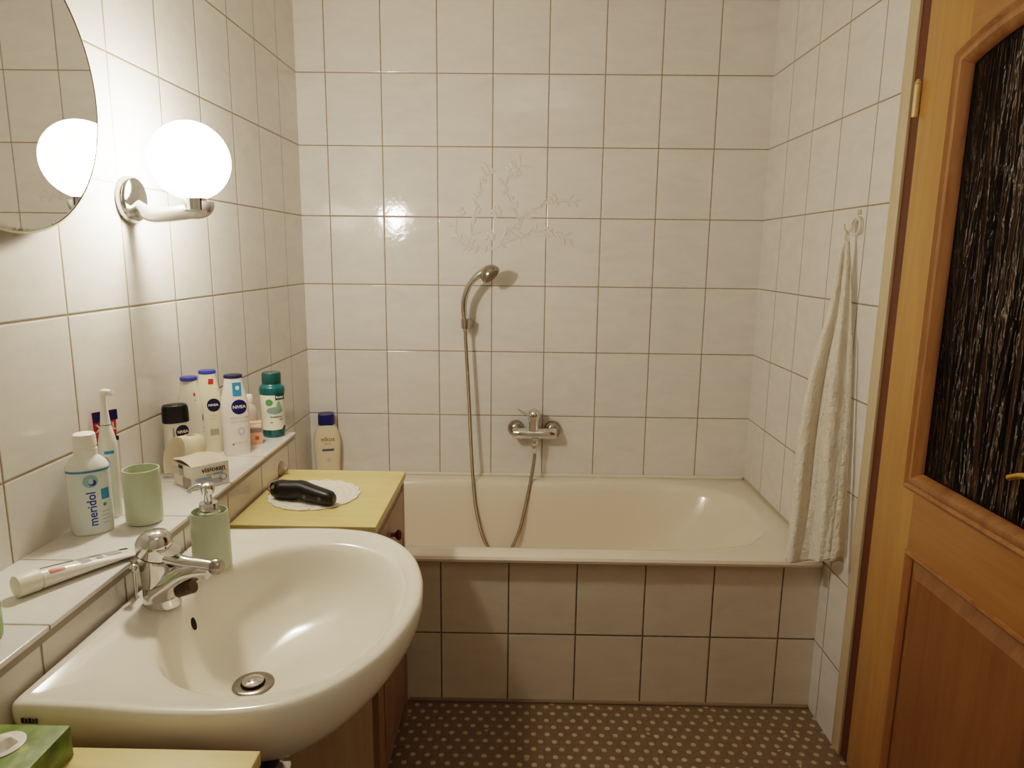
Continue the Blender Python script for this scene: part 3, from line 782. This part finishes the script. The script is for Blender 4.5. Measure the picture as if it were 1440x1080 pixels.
def lotion(name, label, loc, rz, capmat, bodymat, front, h=.205, w=.031, d=.019, capr=None):
    o = thing(name, label, 'bottle', loc, rz, None)
    B = Body([(0, w*.86, d*.86), (.003, w*.95, d*.95), (h*.2, w, d), (h*.5, w*1.04, d), (h*.66, w*.98, d*.98), (h*.80, w*.80, d*.93), (h*.90, w*.68, d*.90), (h*.955, w*.655, d*.88)], 2.35)
    B.build('bottle_body', bodymat, o)
    c = capr or w*.655
    G().lathe([(c, h*.955), (c*1.04, h*.958), (c*1.05, h*.985), (c*1.0, h*.994), (c*.9, h*.997), (0, h)], 40, sy=.9*d/(w*.655) if d < w*.655 else 1).obj('cap', capmat, o)
    front(B, o); return o
CAPN = plain('navy_cap', srgb(34, 34, 66), .35); CAPB = plain('blue_cap', srgb(52, 62, 140), .35)
def f_front(B, o):
    B.patch('brand_disc', NAVY, o, -.009, .027, .105, .143, off=.0005, shape='disc', nu=24, nz=20); B.text('lettering', 'NIVEA', WHITE, o, .009, .124, .0108, off=.0009, bold=.0002)
    B.patch('blue_tag', BLUE, o, -.004, .0165, .152, .186, off=.0005); B.patch('tag_drop', WHITE, o, .003, .012, .167, .178, off=.0008, shape='disc')
    B.text('fine_print', 'REPAIR & CARE', PINKP, o, .008, .096, .0062, off=.0006); B.text('fine_print', 'BODY LOTION', PINKP, o, .008, .086, .0058, off=.0006)
    B.patch('swirl_emblem', plain('lilac_print', srgb(204, 196, 204), .4), o, .002, .020, .050, .072, off=.0005, shape='disc')
    B.patch('swirl_emblem', WHITE, o, .007, .015, .056, .066, off=.0008, shape='disc')
    B.text('fine_print', '48h DEEP CARE', GREYP, o, .009, .032, .0045, off=.0006); B.patch('fine_print', DKP, o, -.011, -.007, .027, .031, off=.0006)
lotion('lotion_bottle', 'white lotion bottle with navy disc and light blue tag, front of the three', (.108, -.958, LZ), radians(26), CAPN, plain('lotion_white', srgb(236, 228, 220), .3, coat=.2), f_front, w=.0325, d=.020)
def f_left(B, o):
    B.patch('brand_disc', NAVY, o, .0275, .0325, .10, .125, off=.0005, shape='disc'); B.patch('red_tag', REDP, o, .013, .0165, .166, .174, off=.0005); B.patch('red_tag', REDP, o, .016, .0175, .155, .158, off=.0005)
    for z in (.085, .076, .055): B.patch('fine_print', GREYP, o, .0278, .0318, z, z+.004, off=.0006, nz=1)
lotion('lotion_bottle', 'milky white lotion bottle with flat blue cap right behind the deodorant', (.034, -1.035, LZ), radians(8), CAPB, plain('lotion_milky', srgb(230, 224, 208), .35), f_left, h=.212, w=.0285)
def f_mid(B, o):
    B.patch('brand_disc', NAVYD, o, -.004, .0265, .108, .142, off=.0005, shape='disc', nu=24, nz=20); B.text('lettering', 'NIVEA', WHITE, o, .0105, .125, .0080, off=.0009, bold=.0002)
    B.patch('red_tag', REDP, o, .002, .014, .178, .192, off=.0005)
    B.text('fine_print', 'MILK', PINKP, o, .010, .098, .006, off=.0006); B.text('fine_print', 'BODY', PINKP, o, .010, .089, .005, off=.0006); B.patch('green_print', plain('sage_print', srgb(168, 166, 140), .4), o, .0, .020, .048, .064, off=.0006)
lotion('lotion_bottle', 'cream lotion bottle with blue cap and red mark, rear of the three', (.038, -.945, LZ), radians(20), CAPB, plain('lotion_cream', srgb(224, 216, 190), .35), f_mid, h=.213, w=.030)

# clear pump bottle and little orange jar between the lotion and the green bottle
cb = thing('spray_bottle', 'small translucent bottle half hidden behind the front lotion bottle', 'bottle', (.086, -.812, LZ), FACE)
B = Body([(0, .017, .015), (.003, .019, .017), (.05, .020, .018), (.082, .019, .017), (.095, .012, .012), (.10, .009, .009)], 2.4); B.build('bottle_body', plain('translucent_rose', srgb(226, 204, 190), .2, trans=.4), cb)
G().lathe([(.010, .100), (.011, .102), (.011, .120), (.009, .123), (0, .124)], 28).obj('cap', plain('pale_rose_cap', srgb(234, 216, 208), .3), cb)
oj = thing('ointment_box', 'small peach coloured box with a grey band beside the green bottle', 'box', (.120, -.862, LZ), radians(20))
G().box(-.016, .016, -.011, .011, 0, .060, bev=.001).obj('carton', plain('peach_card', srgb(222, 172, 140), .5), oj)
M = Mf(0, -.0114); flat_rect('grey_band', plain('mauve_print', srgb(140, 116, 112), .5), oj, M, -.016, .016, .032, .044)
flat_rect('orange_print', ORANGEP, oj, M, -.002, .008, .012, .022); flat_rect('pale_print', PAPER, oj, M, -.013, .013, .047, .055)

# deep green bath foam bottle
kb = thing('bath_foam_bottle', 'dark green bath foam bottle with mountain label at the end of the ledge', 'bottle', (.138, -.776, LZ), radians(28))
B = Body([(0, .0275, .0275), (.003, .0295, .0295), (.02, .031, .031), (.05, .0305, .0305), (.10, .0335, .0335), (.118, .0335, .0335), (.130, .0345, .0345), (.140, .033, .033), (.146, .027, .027), (.149, .0255, .0255)], 2)
B.build('bottle_body', TEALB, kb)
G().lathe([(.0255, .149), (.026, .151), (.0255, .176), (.0235, .1795), (0, .180)], 44).obj('cap', plain('dark_teal_cap', srgb(14, 66, 62), .25, coat=.3), kb)
B.patch('paper_label', plain('label_cream', srgb(224, 222, 204), .4), kb, -.047, .047, .022, .120, off=.0004, nu=40, nz=14)
B.patch('brand_panel', plain('dark_green_panel', srgb(16, 60, 58), .4), kb, .002, .032, .106, .1215, off=.0007)
B.text('lettering', 'Kneipp', WHITE, kb, .016, .114, .0085, off=.001, bold=.0002)
B.patch('mint_leaf', GREENP, kb, -.024, -.004, .090, .110, off=.0008, shape='disc')
B.patch('mountain', plain('grey_mountain', srgb(126, 152, 150), .4), kb, -.022, .022, .066, .088, off=.0008, shape='disc'); B.patch('mountain', plain('mountain_green', srgb(128, 164, 140), .4), kb, .0, .022, .078, .104, off=.001, shape='hill')
B.text('lettering', 'Eukalyptus', DKP, kb, .004, .059, .0075, off=.0008, bold=.0002)
B.patch('fine_print', GREYP, kb, .012, .022, .048, .053, off=.0008); B.patch('fine_print', DKP, kb, -.012, -.006, .042, .0445, off=.0008)
B.patch('label_wave', TEALB, kb, .018, .040, .022, .032, off=.0009, shape='hill')

# white bottle on the rear corner of the tub
el = thing('shower_gel_bottle', 'white shower gel bottle with dark blue cap standing behind the far cabinet', 'bottle', (.078, -.052, .4865), radians(14))
HB = .238
B = Body([(0, .043, .026), (.003, .046, .028), (.05, .046, .029), (.105, .050, .031), (.15, .0505, .031), (.185, .042, .030), (.203, .033, .029), (.210, .031, .028)], 2.3)
B.build('bottle_body', plain('gel_white', srgb(226, 212, 182), .35), el)
B2 = Body([(.2105, .030, .028), (.213, .031, .029), (.248, .0305, .0285), (.252, .027, .025)], 3.4); B2.build('cap', plain('gel_blue_cap', srgb(30, 34, 100), .35), el)
B.text('lettering', 'elkos', GOLDP, el, .004, .156, .024, off=.0008, bold=.0004); B.text('fine_print', 'BODY', GOLDP, el, .004, .138, .009, off=.0008)
B.patch('blue_print', plain('slate_print', srgb(92, 96, 112), .5), el, -.018, .026, .109, .118, off=.0007, nz=1); B.patch('swirl_emblem', plain('faint_print', srgb(200, 190, 186), .5), el, -.002, .014, .066, .082, off=.0007, shape='disc')

# ------------------------------------------------------------------ open carton on the ledge
ob = thing('medicine_carton', 'opened white medicine carton with blue print lying on the ledge', 'box', (.128, -1.245, LZ), 0)
u = Vector((-.80, .60, 0)).normalized(); v = Vector((.68, .73, 0)).normalized()
la, lb, hb = .078, .080, .052
def P3(a, b, c): return tuple(u*a+v*b+Vector((0, 0, c)))
tk = .0012
g = G()
V = [P3(a, b, c) for a in (0, la) for b in (0, lb) for c in (.0005, hb)]
g.add(V, [(0, 1, 3, 2), (4, 6, 7, 5), (0, 4, 5, 1), (2, 3, 7, 6), (0, 2, 6, 4)])
cx_ = g.obj('carton', PAPER, ob, False)
so = cx_.modifiers.new('s', 'SOLIDIFY'); so.thickness = .0008
# domed, half-open top
V = []; F = []; n = 10
for i in range(n+1):
    q = i/n
    for j in range(n+1):
        r = j/n; V.append(P3(la*q, lb*r, hb+.016*sin(PI*min(1, q*1.1))*(.35+.65*sin(PI*r))+.006*q))
for i in range(n):
    for j in range(n): k = i*(n+1)+j; F.append((k, k+1, k+n+2, k+n+1))
mesh_obj('crumpled_lid', V, F, plain('crumpled_card', srgb(222, 208, 188), .6), ob)
V = [P3(-.0006, .0, hb), P3(.03, -.012, hb+.012), P3(.06, -.01, hb+.012), P3(la, 0, hb)]
# upright folded flap
path = [(.128, .010, .010), (.136, .014, .045), (.128, .020, .078), (.104, .026, .098), (.078, .030, .098), (.066, .030, .082), (.064, .030, .060)]
P = spline(path, 5); V = []; F = []
for p_ in P:
    for b in (-.008, .036): V.append(P3(p_.x, p_.y+b, p_.z))
for i in range(len(P)-1): F.append((2*i, 2*i+1, 2*i+3, 2*i+2))
fl = mesh_obj('curled_flap', V, F, plain('flap_card', srgb(238, 226, 200), .6), ob); fl.modifiers.new('s', 'SOLIDIFY').thickness = .001
i0 = 16; pa, pb = P[i0], P[i0+3]
g = G(); nn = Vector((0, 0, .0014)); g.add([tuple(Vector(P3(p_.x, p_.y+b, p_.z+.0016))) for p_ in (pa, pb) for b in (.010, .026)], [(0, 1, 3, 2)]); g.obj('tan_square', plain('tan_card', srgb(176, 158, 118), .6), fl, False)
# prints: front (v side, facing camera right) and left side (u side)
M = Matrix(((v.x, 0, -u.x, -u.x*.0012+0), (v.y, 0, -u.y, -u.y*.0012), (0, 1, 0, 0), (0, 0, 0, 1)))
M = M @ Matrix.Translation((0, 0, .0006))
flat_text('lettering', 'visiosan', DKP, ob, M @ Matrix.Translation((.046, .040, 0)), .0165, .0003)
M1 = M @ Matrix.Translation((0, 0, .0002))
flat_rect('yellow_print', YELP, ob, M, .030, .042, .0270, .0300); flat_rect('yellow_print', YELP, ob, M, .062, .074, .032, .0345)
flat_rect('blue_print', plain('box_blue', srgb(134, 160, 190), .5), ob, M, .006, .040, .019, .0245); flat_rect('blue_print', plain('box_blue', srgb(134, 160, 190), .5), ob, M, .044, .066, .0255, .0305)
flat_rect('grey_print', plain('box_grey', srgb(168, 172, 182), .5), ob, M, .010, .064, .006, .017)
g = G(); ringp = [(.066+.008*cos(2*PI*k/24), .018+.008*sin(2*PI*k/24), .0003) for k in range(24)]; ringq = [(.066+.0066*cos(2*PI*k/24), .018+.0066*sin(2*PI*k/24), .0003) for k in range(24)]
g.rings([[tuple(M @ Vector(p)) for p in ringp], [tuple(M @ Vector(p)) for p in ringq]], False, False); g.obj('ring_emblem', plain('box_ink', srgb(100, 120, 170), .5), ob, False)
M = Matrix(((-u.x, 0, -v.x, -v.x*.0012+u.x*la), (-u.y, 0, -v.y, -v.y*.0012+u.y*la), (0, 1, 0, 0), (0, 0, 0, 1))) @ Matrix.Translation((0, 0, .0006))
flat_rect('dark_print', DKP, ob, M, .026, .044, .042, .050); flat_rect('grey_print', plain('box_warm_grey', srgb(176, 160, 156), .5), ob, M, .028, .043, .026, .040)
flat_rect('grey_window', plain('box_window', srgb(150, 142, 134), .4), ob, M, .040, .074, .002, .024); flat_rect('pale_print', plain('box_pale', srgb(208, 206, 190), .5), ob, M, .004, .020, .026, .042)

# ------------------------------------------------------------------ cabinets either side of the basin
TOPW = wood_mat('pale_yellow_wood', srgb(226, 205, 146), srgb(208, 182, 114), 0, 1.6, .42, stretch=8)
TOPE = wood_mat('board_edge_wood', srgb(190, 148, 82), srgb(160, 116, 58), 0, 1.6, .5)
CABW = wood_mat('brown_cabinet_wood', srgb(164, 134, 98), srgb(128, 98, 66), 2, 2.2, .45)
CABP = wood_mat('pale_cabinet_side', srgb(218, 198, 164), srgb(196, 174, 138), 2, 1.6, .5)
def cabinet(label, y0, y1, wd=.327):
    o = thing('cabinet', label, 'cabinet', (LX, y0, 0))
    W = wd; Dp = y1-y0
    G().box(.001, W, 0, Dp, .738, .757, bev=.0015).obj('top_board', TOPW, o)
    g = G(); g.box(.002, W-.020, .003, .018, .07, .737).box(.002, W-.020, Dp-.018, Dp-.003, .07, .737).box(.002, .010, .018, Dp-.018, .07, .737)
    g.obj('side_panel', CABP, o, False)
    g = G(); g.box(W-.020, W-.005, .003, .028, .0, .737).box(W-.020, W-.005, Dp-.028, Dp-.003, 0, .737).box(W-.020, W-.007, .028, Dp-.028, .07, .105).box(W-.020, W-.007, .028, Dp-.028, .715, .737).box(W-.020, W-.007, .028, Dp-.028, .575, .590)
    g.obj('front_frame', CABW, o, False)
    dw = G().box(W-.018, W-.0045, .031, Dp-.031, .593, .712, bev=.003).obj('drawer', CABW, o)
    G().lathe([(.006, 0), (.005, .008), (.012, .014), (.014, .020), (.010, .026), (0, .028)], 24, orient((W-.0045, Dp/2, .655), (1, 0, 0))).obj('knob', plain('red_brown_knob', srgb(92, 30, 20), .3, coat=.4), dw)
    d = G().box(W-.018, W-.006, .031, Dp-.031, .108, .572, bev=.003).obj('cabinet_door', CABW, o)
    G().box(W-.0055, W-.003, .07, Dp-.07, .15, .53, bev=.001).obj('door_field', CABW, d)
    G().lathe([(.006, 0), (.005, .008), (.012, .014), (.014, .020), (.010, .026), (0, .028)], 24, orient((W-.006, .055, .46), (1, 0, 0))).obj('knob', plain('red_brown_knob', srgb(92, 30, 20), .3, coat=.4), d)
    return o
cabinet('brown cabinet with pale yellow top standing between basin and bathtub', -1.218, -.818)
cabinet('cabinet with pale yellow top in the lower left corner under the tissue box', -2.325, -1.918, .333)

# doily
DX, DYY = .320, -1.020; ZT = .757
g = G(); n = 180; R0 = []; 
def dr_(k): return .106+.005*abs(sin(9*2*PI*k/n))**.7
t = NT('lace_doily'); c_ = t.coord(); L = t.new('ShaderNodeVectorMath', operation='LENGTH'); t.link(c_, L.inputs[0])
dot = t.noise(160, 2)
rr = t.maprange(t.math('SINE', t.math('MULTIPLY', L.outputs['Value'], 380)), -1, 1, 0, 1)
t.setp(Base_Color=t.mix(t.math('MULTIPLY', rr, .35), srgb(240, 232, 218), srgb(214, 200, 180)), Roughness=.85, Normal=t.bump(t.math('ADD', dot, rr), .5, .001))
rings = []
for q, z in ((.001, .0016), (.35, .0018), (.70, .0018), (.90, .0022), (1.0, .0022), (1.005, .0008), (.99, .0003)):
    rings.append([(dr_(k)*q*cos(2*PI*k/n), dr_(k)*q*sin(2*PI*k/n), z+(.0012*sin(18*PI*k/n)**2 if .85 < q else 0)) for k in range(n)])
g.rings(rings); o = g.obj('doily', t.m); o.location = (DX, DYY, ZT+.0002); tag(o, 'round white scalloped doily under the black shaver', 'doily')
g = G()
for k in range(6):
    a = k*PI/3; leafg = [(DX, DYY)]
    x0_, y0_ = .022*cos(a)+.03, .022*sin(a)-.085
    g.add([(.010+.010*cos(a), -.092+.007*sin(a), .0026), (.010+.017*cos(a+.25), -.092+.012*sin(a+.25), .0026), (.010+.017*cos(a-.25), -.092+.012*sin(a-.25), .0026)], [(0, 1, 2)])
g.obj('flower_embroidery', plain('brown_thread', srgb(170, 134, 100), .8), o, False)

# electric shaver
sv = thing('electric_shaver', 'black cordless electric shaver lying on the white doily', 'shaver', (.243, -1.052, ZT+.0022), radians(-13))
st = [(0, .0, .0215, .020, .0225), (.004, 0, .0225, .0235, .0225), (.016, 0, .0225, .0245, .0225), (.020, 0, .0225, .0225, .0225), (.045, 0, .0235, .0230, .0235), (.056, .003, .0262, .0225, .0215), (.070, .001, .0250, .0225, .0212), (.088, -.004, .0225, .0215, .0205), (.112, -.008, .0200, .0205, .0192), (.134, -.012, .0182, .0195, .0180), (.148, -.014, .0172, .0170, .0160), (.156, -.015, .0165, .0100, .0105)]
R = []
for x, y, z, ry, rz in st:
    R.append([(x, y+ry*math.copysign(abs(cos(2*PI*k/36))**.85, cos(2*PI*k/36)), z+.0012+rz*math.copysign(abs(sin(2*PI*k/36))**.85, sin(2*PI*k/36))) for k in range(36)])
G().rings(R).obj('body', plain('shaver_black', srgb(24, 21, 20), .38, bumps=(300, .15, .001)), sv)
g = G(); 
R = []
for x, s_ in ((-.0125, .70), (-.011, .90), (-.006, 1.0), (.0, 1.0)):
    R.append([(x, .0215*s_*cos(2*PI*k/36), .0225+.0215*s_*sin(2*PI*k/36)) for k in range(36)])
g.rings(R); g.obj('shaver_head', plain('gloss_black', srgb(16, 14, 14), .15, coat=.5), sv)
g = G(); g.lathe([(.0085, 0), (.008, .002), (0, .0025)], 24, orient((-.0125, -.009, .033), (-1, 0, 0))); g.lathe([(.0085, 0), (.008, .002), (0, .0025)], 24, orient((-.0125, .010, .033), (-1, 0, 0))); g.lathe([(.0085, 0), (.008, .002), (0, .0025)], 24, orient((-.0125, 0, .014), (-1, 0, 0)))
g.obj('cutter', CHROME, sv)
g = G(); g.lathe([(.004, 0), (.005, .0008), (.0, .001)], 20, orient((-.004, -.0185, .034), (-.2, -.8, .55))); g.obj('release_button', plain('grey_button', srgb(150, 140, 130), .3, .5), sv)
for x in (.083, .125):
    G().lathe([(.0038, 0), (.0045, .001), (.0030, .0012)], 20, orient((x, -.0250 if x < .1 else -.0305, .021), (0, -1, .1))).obj('trim_ring', plain('dull_grey', srgb(100, 100, 98), .4, .5), sv)
# clear cap lying next to it
cc = thing('clear_cap', 'clear plastic cap lying left of the black shaver', 'cap', (.206, -1.010, ZT), radians(-25))
g = G(); g.lathe([(.0, 0), (.012, .001), (.0150, .006), (.0165, .018), (.0168, .036), (.0155, .036), (.015, .018), (.013, .007), (0, .003)], 32, orient((.0, 0, .0168), (1, 0, 0)), cap0=False, cap1=False)
g.obj('cap_shell', plain('beige_clear', srgb(222, 200, 160), .15, trans=.6), cc)

# translucent suction disc on the ledge front
sc = thing('suction_disc', 'small round translucent disc stuck low on the tiled ledge near the tub', 'suction cup', (LX-.004, -.862, .772))
g = G(); g.lathe([(.022, 0), (.022, .002), (.014, .006), (.006, .012), (.006, .018), (0, .019)], 36, orient((0, 0, 0), (1, 0, 0))); g.obj('disc', plain('rosy_clear', srgb(206, 184, 172), .25, trans=.4), sc)

# ------------------------------------------------------------------ tissue box
t = NT('leafy_green_print')
f1 = t.noise(14, 3, None, .5, 1.5); f2 = t.noise(38, 3, None, .5, .6)
f = t.math('ADD', t.math('MULTIPLY', f1, .65), t.math('MULTIPLY', f2, .35))
t.setp(Base_Color=t.ramp(f, [(.36, srgb(66, 92, 22)), (.47, srgb(104, 126, 38)), (.54, srgb(126, 146, 84)), (.64, srgb(180, 184, 84))]), Roughness=.4)
tx = thing('tissue_box', 'green leaf-patterned tissue box on the near cabinet', 'tissue box', (.301, -1.932, .757))
G().box(-.112, 0, -.215, 0, .0005, .040, bev=.001).obj('carton', t.m, tx)
V = []; F = []; g = G(); n = 36
R = [[(-.054+rx*cos(2*PI*k/n), -.036+ry*sin(2*PI*k/n), .0406+zz) for k in range(n)] for rx, ry, zz in ((.022, .023, 0), (.022, .023, .0006), (.020, .021, .0012))]
g.rings(R); g.obj('opening_film', plain('white_film', srgb(232, 226, 214), .3), tx)
g = G(); R = []
for i in range(7):
    q = i/6; R.append([(-.054+(.014-.005*q)*cos(2*PI*k/n)*(1+.15*sin(5*2*PI*k/n+q)), -.036+(.016-.012*q)*sin(2*PI*k/n)*(1+.2*sin(4*2*PI*k/n)), .041+.010*q) for k in range(n)])
g.rings(R); g.obj('tissue', plain('tissue_paper', srgb(240, 236, 228), .9), tx)

# ------------------------------------------------------------------ hook and towel on the right wall
hk2 = thing('towel_hook', 'white ring-shaped towel hook on the right wall', 'hook', (XR, -.755, 1.43))
WH = plain('hook_white', srgb(226, 216, 198), .35)
G().box(-.003, -.0002, -.009, .009, .032, .046, bev=.001).obj('adhesive_pad', plain('pad_grey', srgb(188, 176, 158), .6), hk2)
g = G(); n = 28; ringpts = [(-.012+.004*cos(a), -.010-.0165*cos(a), .003+.022*sin(a)) for a in [2*PI*k/n for k in range(n+1)]]
g.tube(ringpts, .0032, 12, sub=1, caps=False); g.obj('ring', WH, hk2)
g = G(); g.tube([(-.001, .004, .018), (-.008, .004, .012), (-.016, .005, -.004), (-.026, .006, -.012), (-.034, .007, -.004), (-.036, .008, .008)], .0036, 12, sub=6); g.obj('prong', WH, hk2)

t = NT('white_terry'); n1 = t.noise(220, 4); n2 = t.noise(38, 3, t.scaled((1, 1, .5)))
t.setp(Base_Color=t.mix(n2, srgb(226, 217, 200), srgb(240, 232, 216)), Roughness=.95, Normal=t.bump(t.math('ADD', t.math('MULTIPLY', n1, .35), t.math('ADD', n2, t.math('MULTIPLY', t.noise(75, 3), .6))), .9, .012))
t.b.inputs['Sheen Weight'].default_value = .4
tw = thing('towel', 'white terry towel hanging from the hook over the tub corner', 'towel', (1.68, -.76, 1.39))
# level: z at left edge / right edge, L point, R point, pleat amplitude
LV = [(1.392, (1.686, -.757), (1.692, -.762), .0015), (1.370, (1.680, -.756), (1.695, -.764), .004), (1.30, (1.670, -.757), (1.698, -.780), .007), (1.204, (1.658, -.760), (1.700, -.798), .010), (1.088, (1.632, -.763), (1.701, -.815), .013), (.97, (1.614, -.765), (1.701, -.832), .015), (.85, (1.604, -.768), (1.701, -.848), .016), (.72, (1.600, -.775), (1.701, -.862), .017), (.60, (1.596, -.784), (1.700, -.874), .017), (.50, (1.590, -.790), (1.699, -.882), .016)]
LVs = spline([(a, b[0], b[1]) for a, b, c, d in LV], 8); RVs = spline([(c[0], c[1], d) for a, b, c, d in LV], 8)
def folds(s, q): return 1.35*sin(2*PI*(s*1.7+.05+.06*sin(3*q)))+.25*(1+sin(7*q+9*s))*sin(2*PI*(s*4.2+.8*q))+.22*sin(2*PI*(s*3.4+.3+.5*q))*q+.10*sin(2*PI*(s*6.1+1.3*q))*q
V = []; F = []; n = 72
O = Vector((1.68, -.76, 1.39))
for i, (a, b) in enumerate(zip(LVs, RVs)):
    q = i/(len(LVs)-1); L_ = Vector((a[1], a[2])); R_ = Vector((b[0], b[1])); D = R_-L_; nn = Vector((-D.y, D.x)).normalized()
    if nn.y > 0: nn = -nn
    for j in range(n+1):
        s = j/n; am = b[2]*sin(PI*min(1, max(0, s*1.0)))**.5
        off = am*folds(s, q)*.75
        x = L_.x+D.x*s+nn.x*off; y = L_.y+D.y*s+nn.y*off
        x = min(x, XR-.010)
        if q > .75: y = min(y, -.782)
        z = a[0]+(.060*s-.012*sin(PI*s))*max(0, (q-.75)/.25)
        V.append((x-O.x, y-O.y, z-O.z))
m = len(LVs)
for i in range(m-1):
    for j in range(n): k = i*(n+1)+j; F.append((k, k+1, k+n+2, k+n+1))
o = mesh_obj('terry_cloth', V, F, t.m, tw); md = o.modifiers.new('s', 'SOLIDIFY'); md.thickness = .006; md.offset = 0
# second layer: the hem flap seen at the lower right
V = []; F = []; rows = 26; n = 20
for i in range(rows+1):
    q = i/rows; z = 1.15-(1.15-.545)*q
    wd = .006+.034*q**1.6; xr, yr = 1.700-.002*q, -.808-.082*q**.8
    for j in range(n+1):
        s = j/n; x = xr-wd*s*.95; y = yr-.006-.010*sin(PI*s)*q-.010*s*q
        V.append((x-O.x, y-O.y, z+.012*sin(PI*s)*q**4-.0*s-O.z))
for i in range(rows):
    for j in range(n): k = i*(n+1)+j; F.append((k, k+1, k+n+2, k+n+1))
o = mesh_obj('hem_flap', V, F, t.m, tw); md = o.modifiers.new('s', 'SOLIDIFY'); md.thickness = .006; md.offset = 0
g = G(); g.tube([(1.690-O.x, -.756-O.y, 1.385-O.z), (1.686-O.x, -.752-O.y, 1.405-O.z), (1.688-O.x, -.750-O.y, 1.418-O.z), (1.694-O.x, -.750-O.y, 1.413-O.z), (1.694-O.x, -.757-O.y, 1.385-O.z)], .003, 8, sub=6); g.obj('hanging_loop', t.m, tw)

# ------------------------------------------------------------------ camera, world, view
cam = bpy.data.cameras.new('camera'); co = bpy.data.objects.new('camera', cam); COL.objects.link(co)
co.location = (.7196+.107, -2.6573, .6222+.7274)
co.rotation_euler = (1.3862, -.0112, .0145)
cam.sensor_width = 36; cam.lens = 977.4/1440*36; cam.clip_start = .01
scn.camera = co
w = bpy.data.worlds.new('world'); scn.world = w; w.use_nodes = True
w.node_tree.nodes['Background'].inputs[0].default_value = (.5, .4, .3, 1); w.node_tree.nodes['Background'].inputs[1].default_value = .02
scn.view_settings.view_transform = 'Filmic'
scn.view_settings.look = 'Medium High Contrast'
scn.view_settings.exposure = -0.20
scn.cycles.use_denoising = True
scn.cycles.max_bounces = 10; scn.cycles.diffuse_bounces = 6; scn.cycles.glossy_bounces = 5; scn.cycles.transmission_bounces = 8
scn.cycles.sample_clamp_indirect = 6
scn.cycles.caustics_reflective = False; scn.cycles.caustics_refractive = False
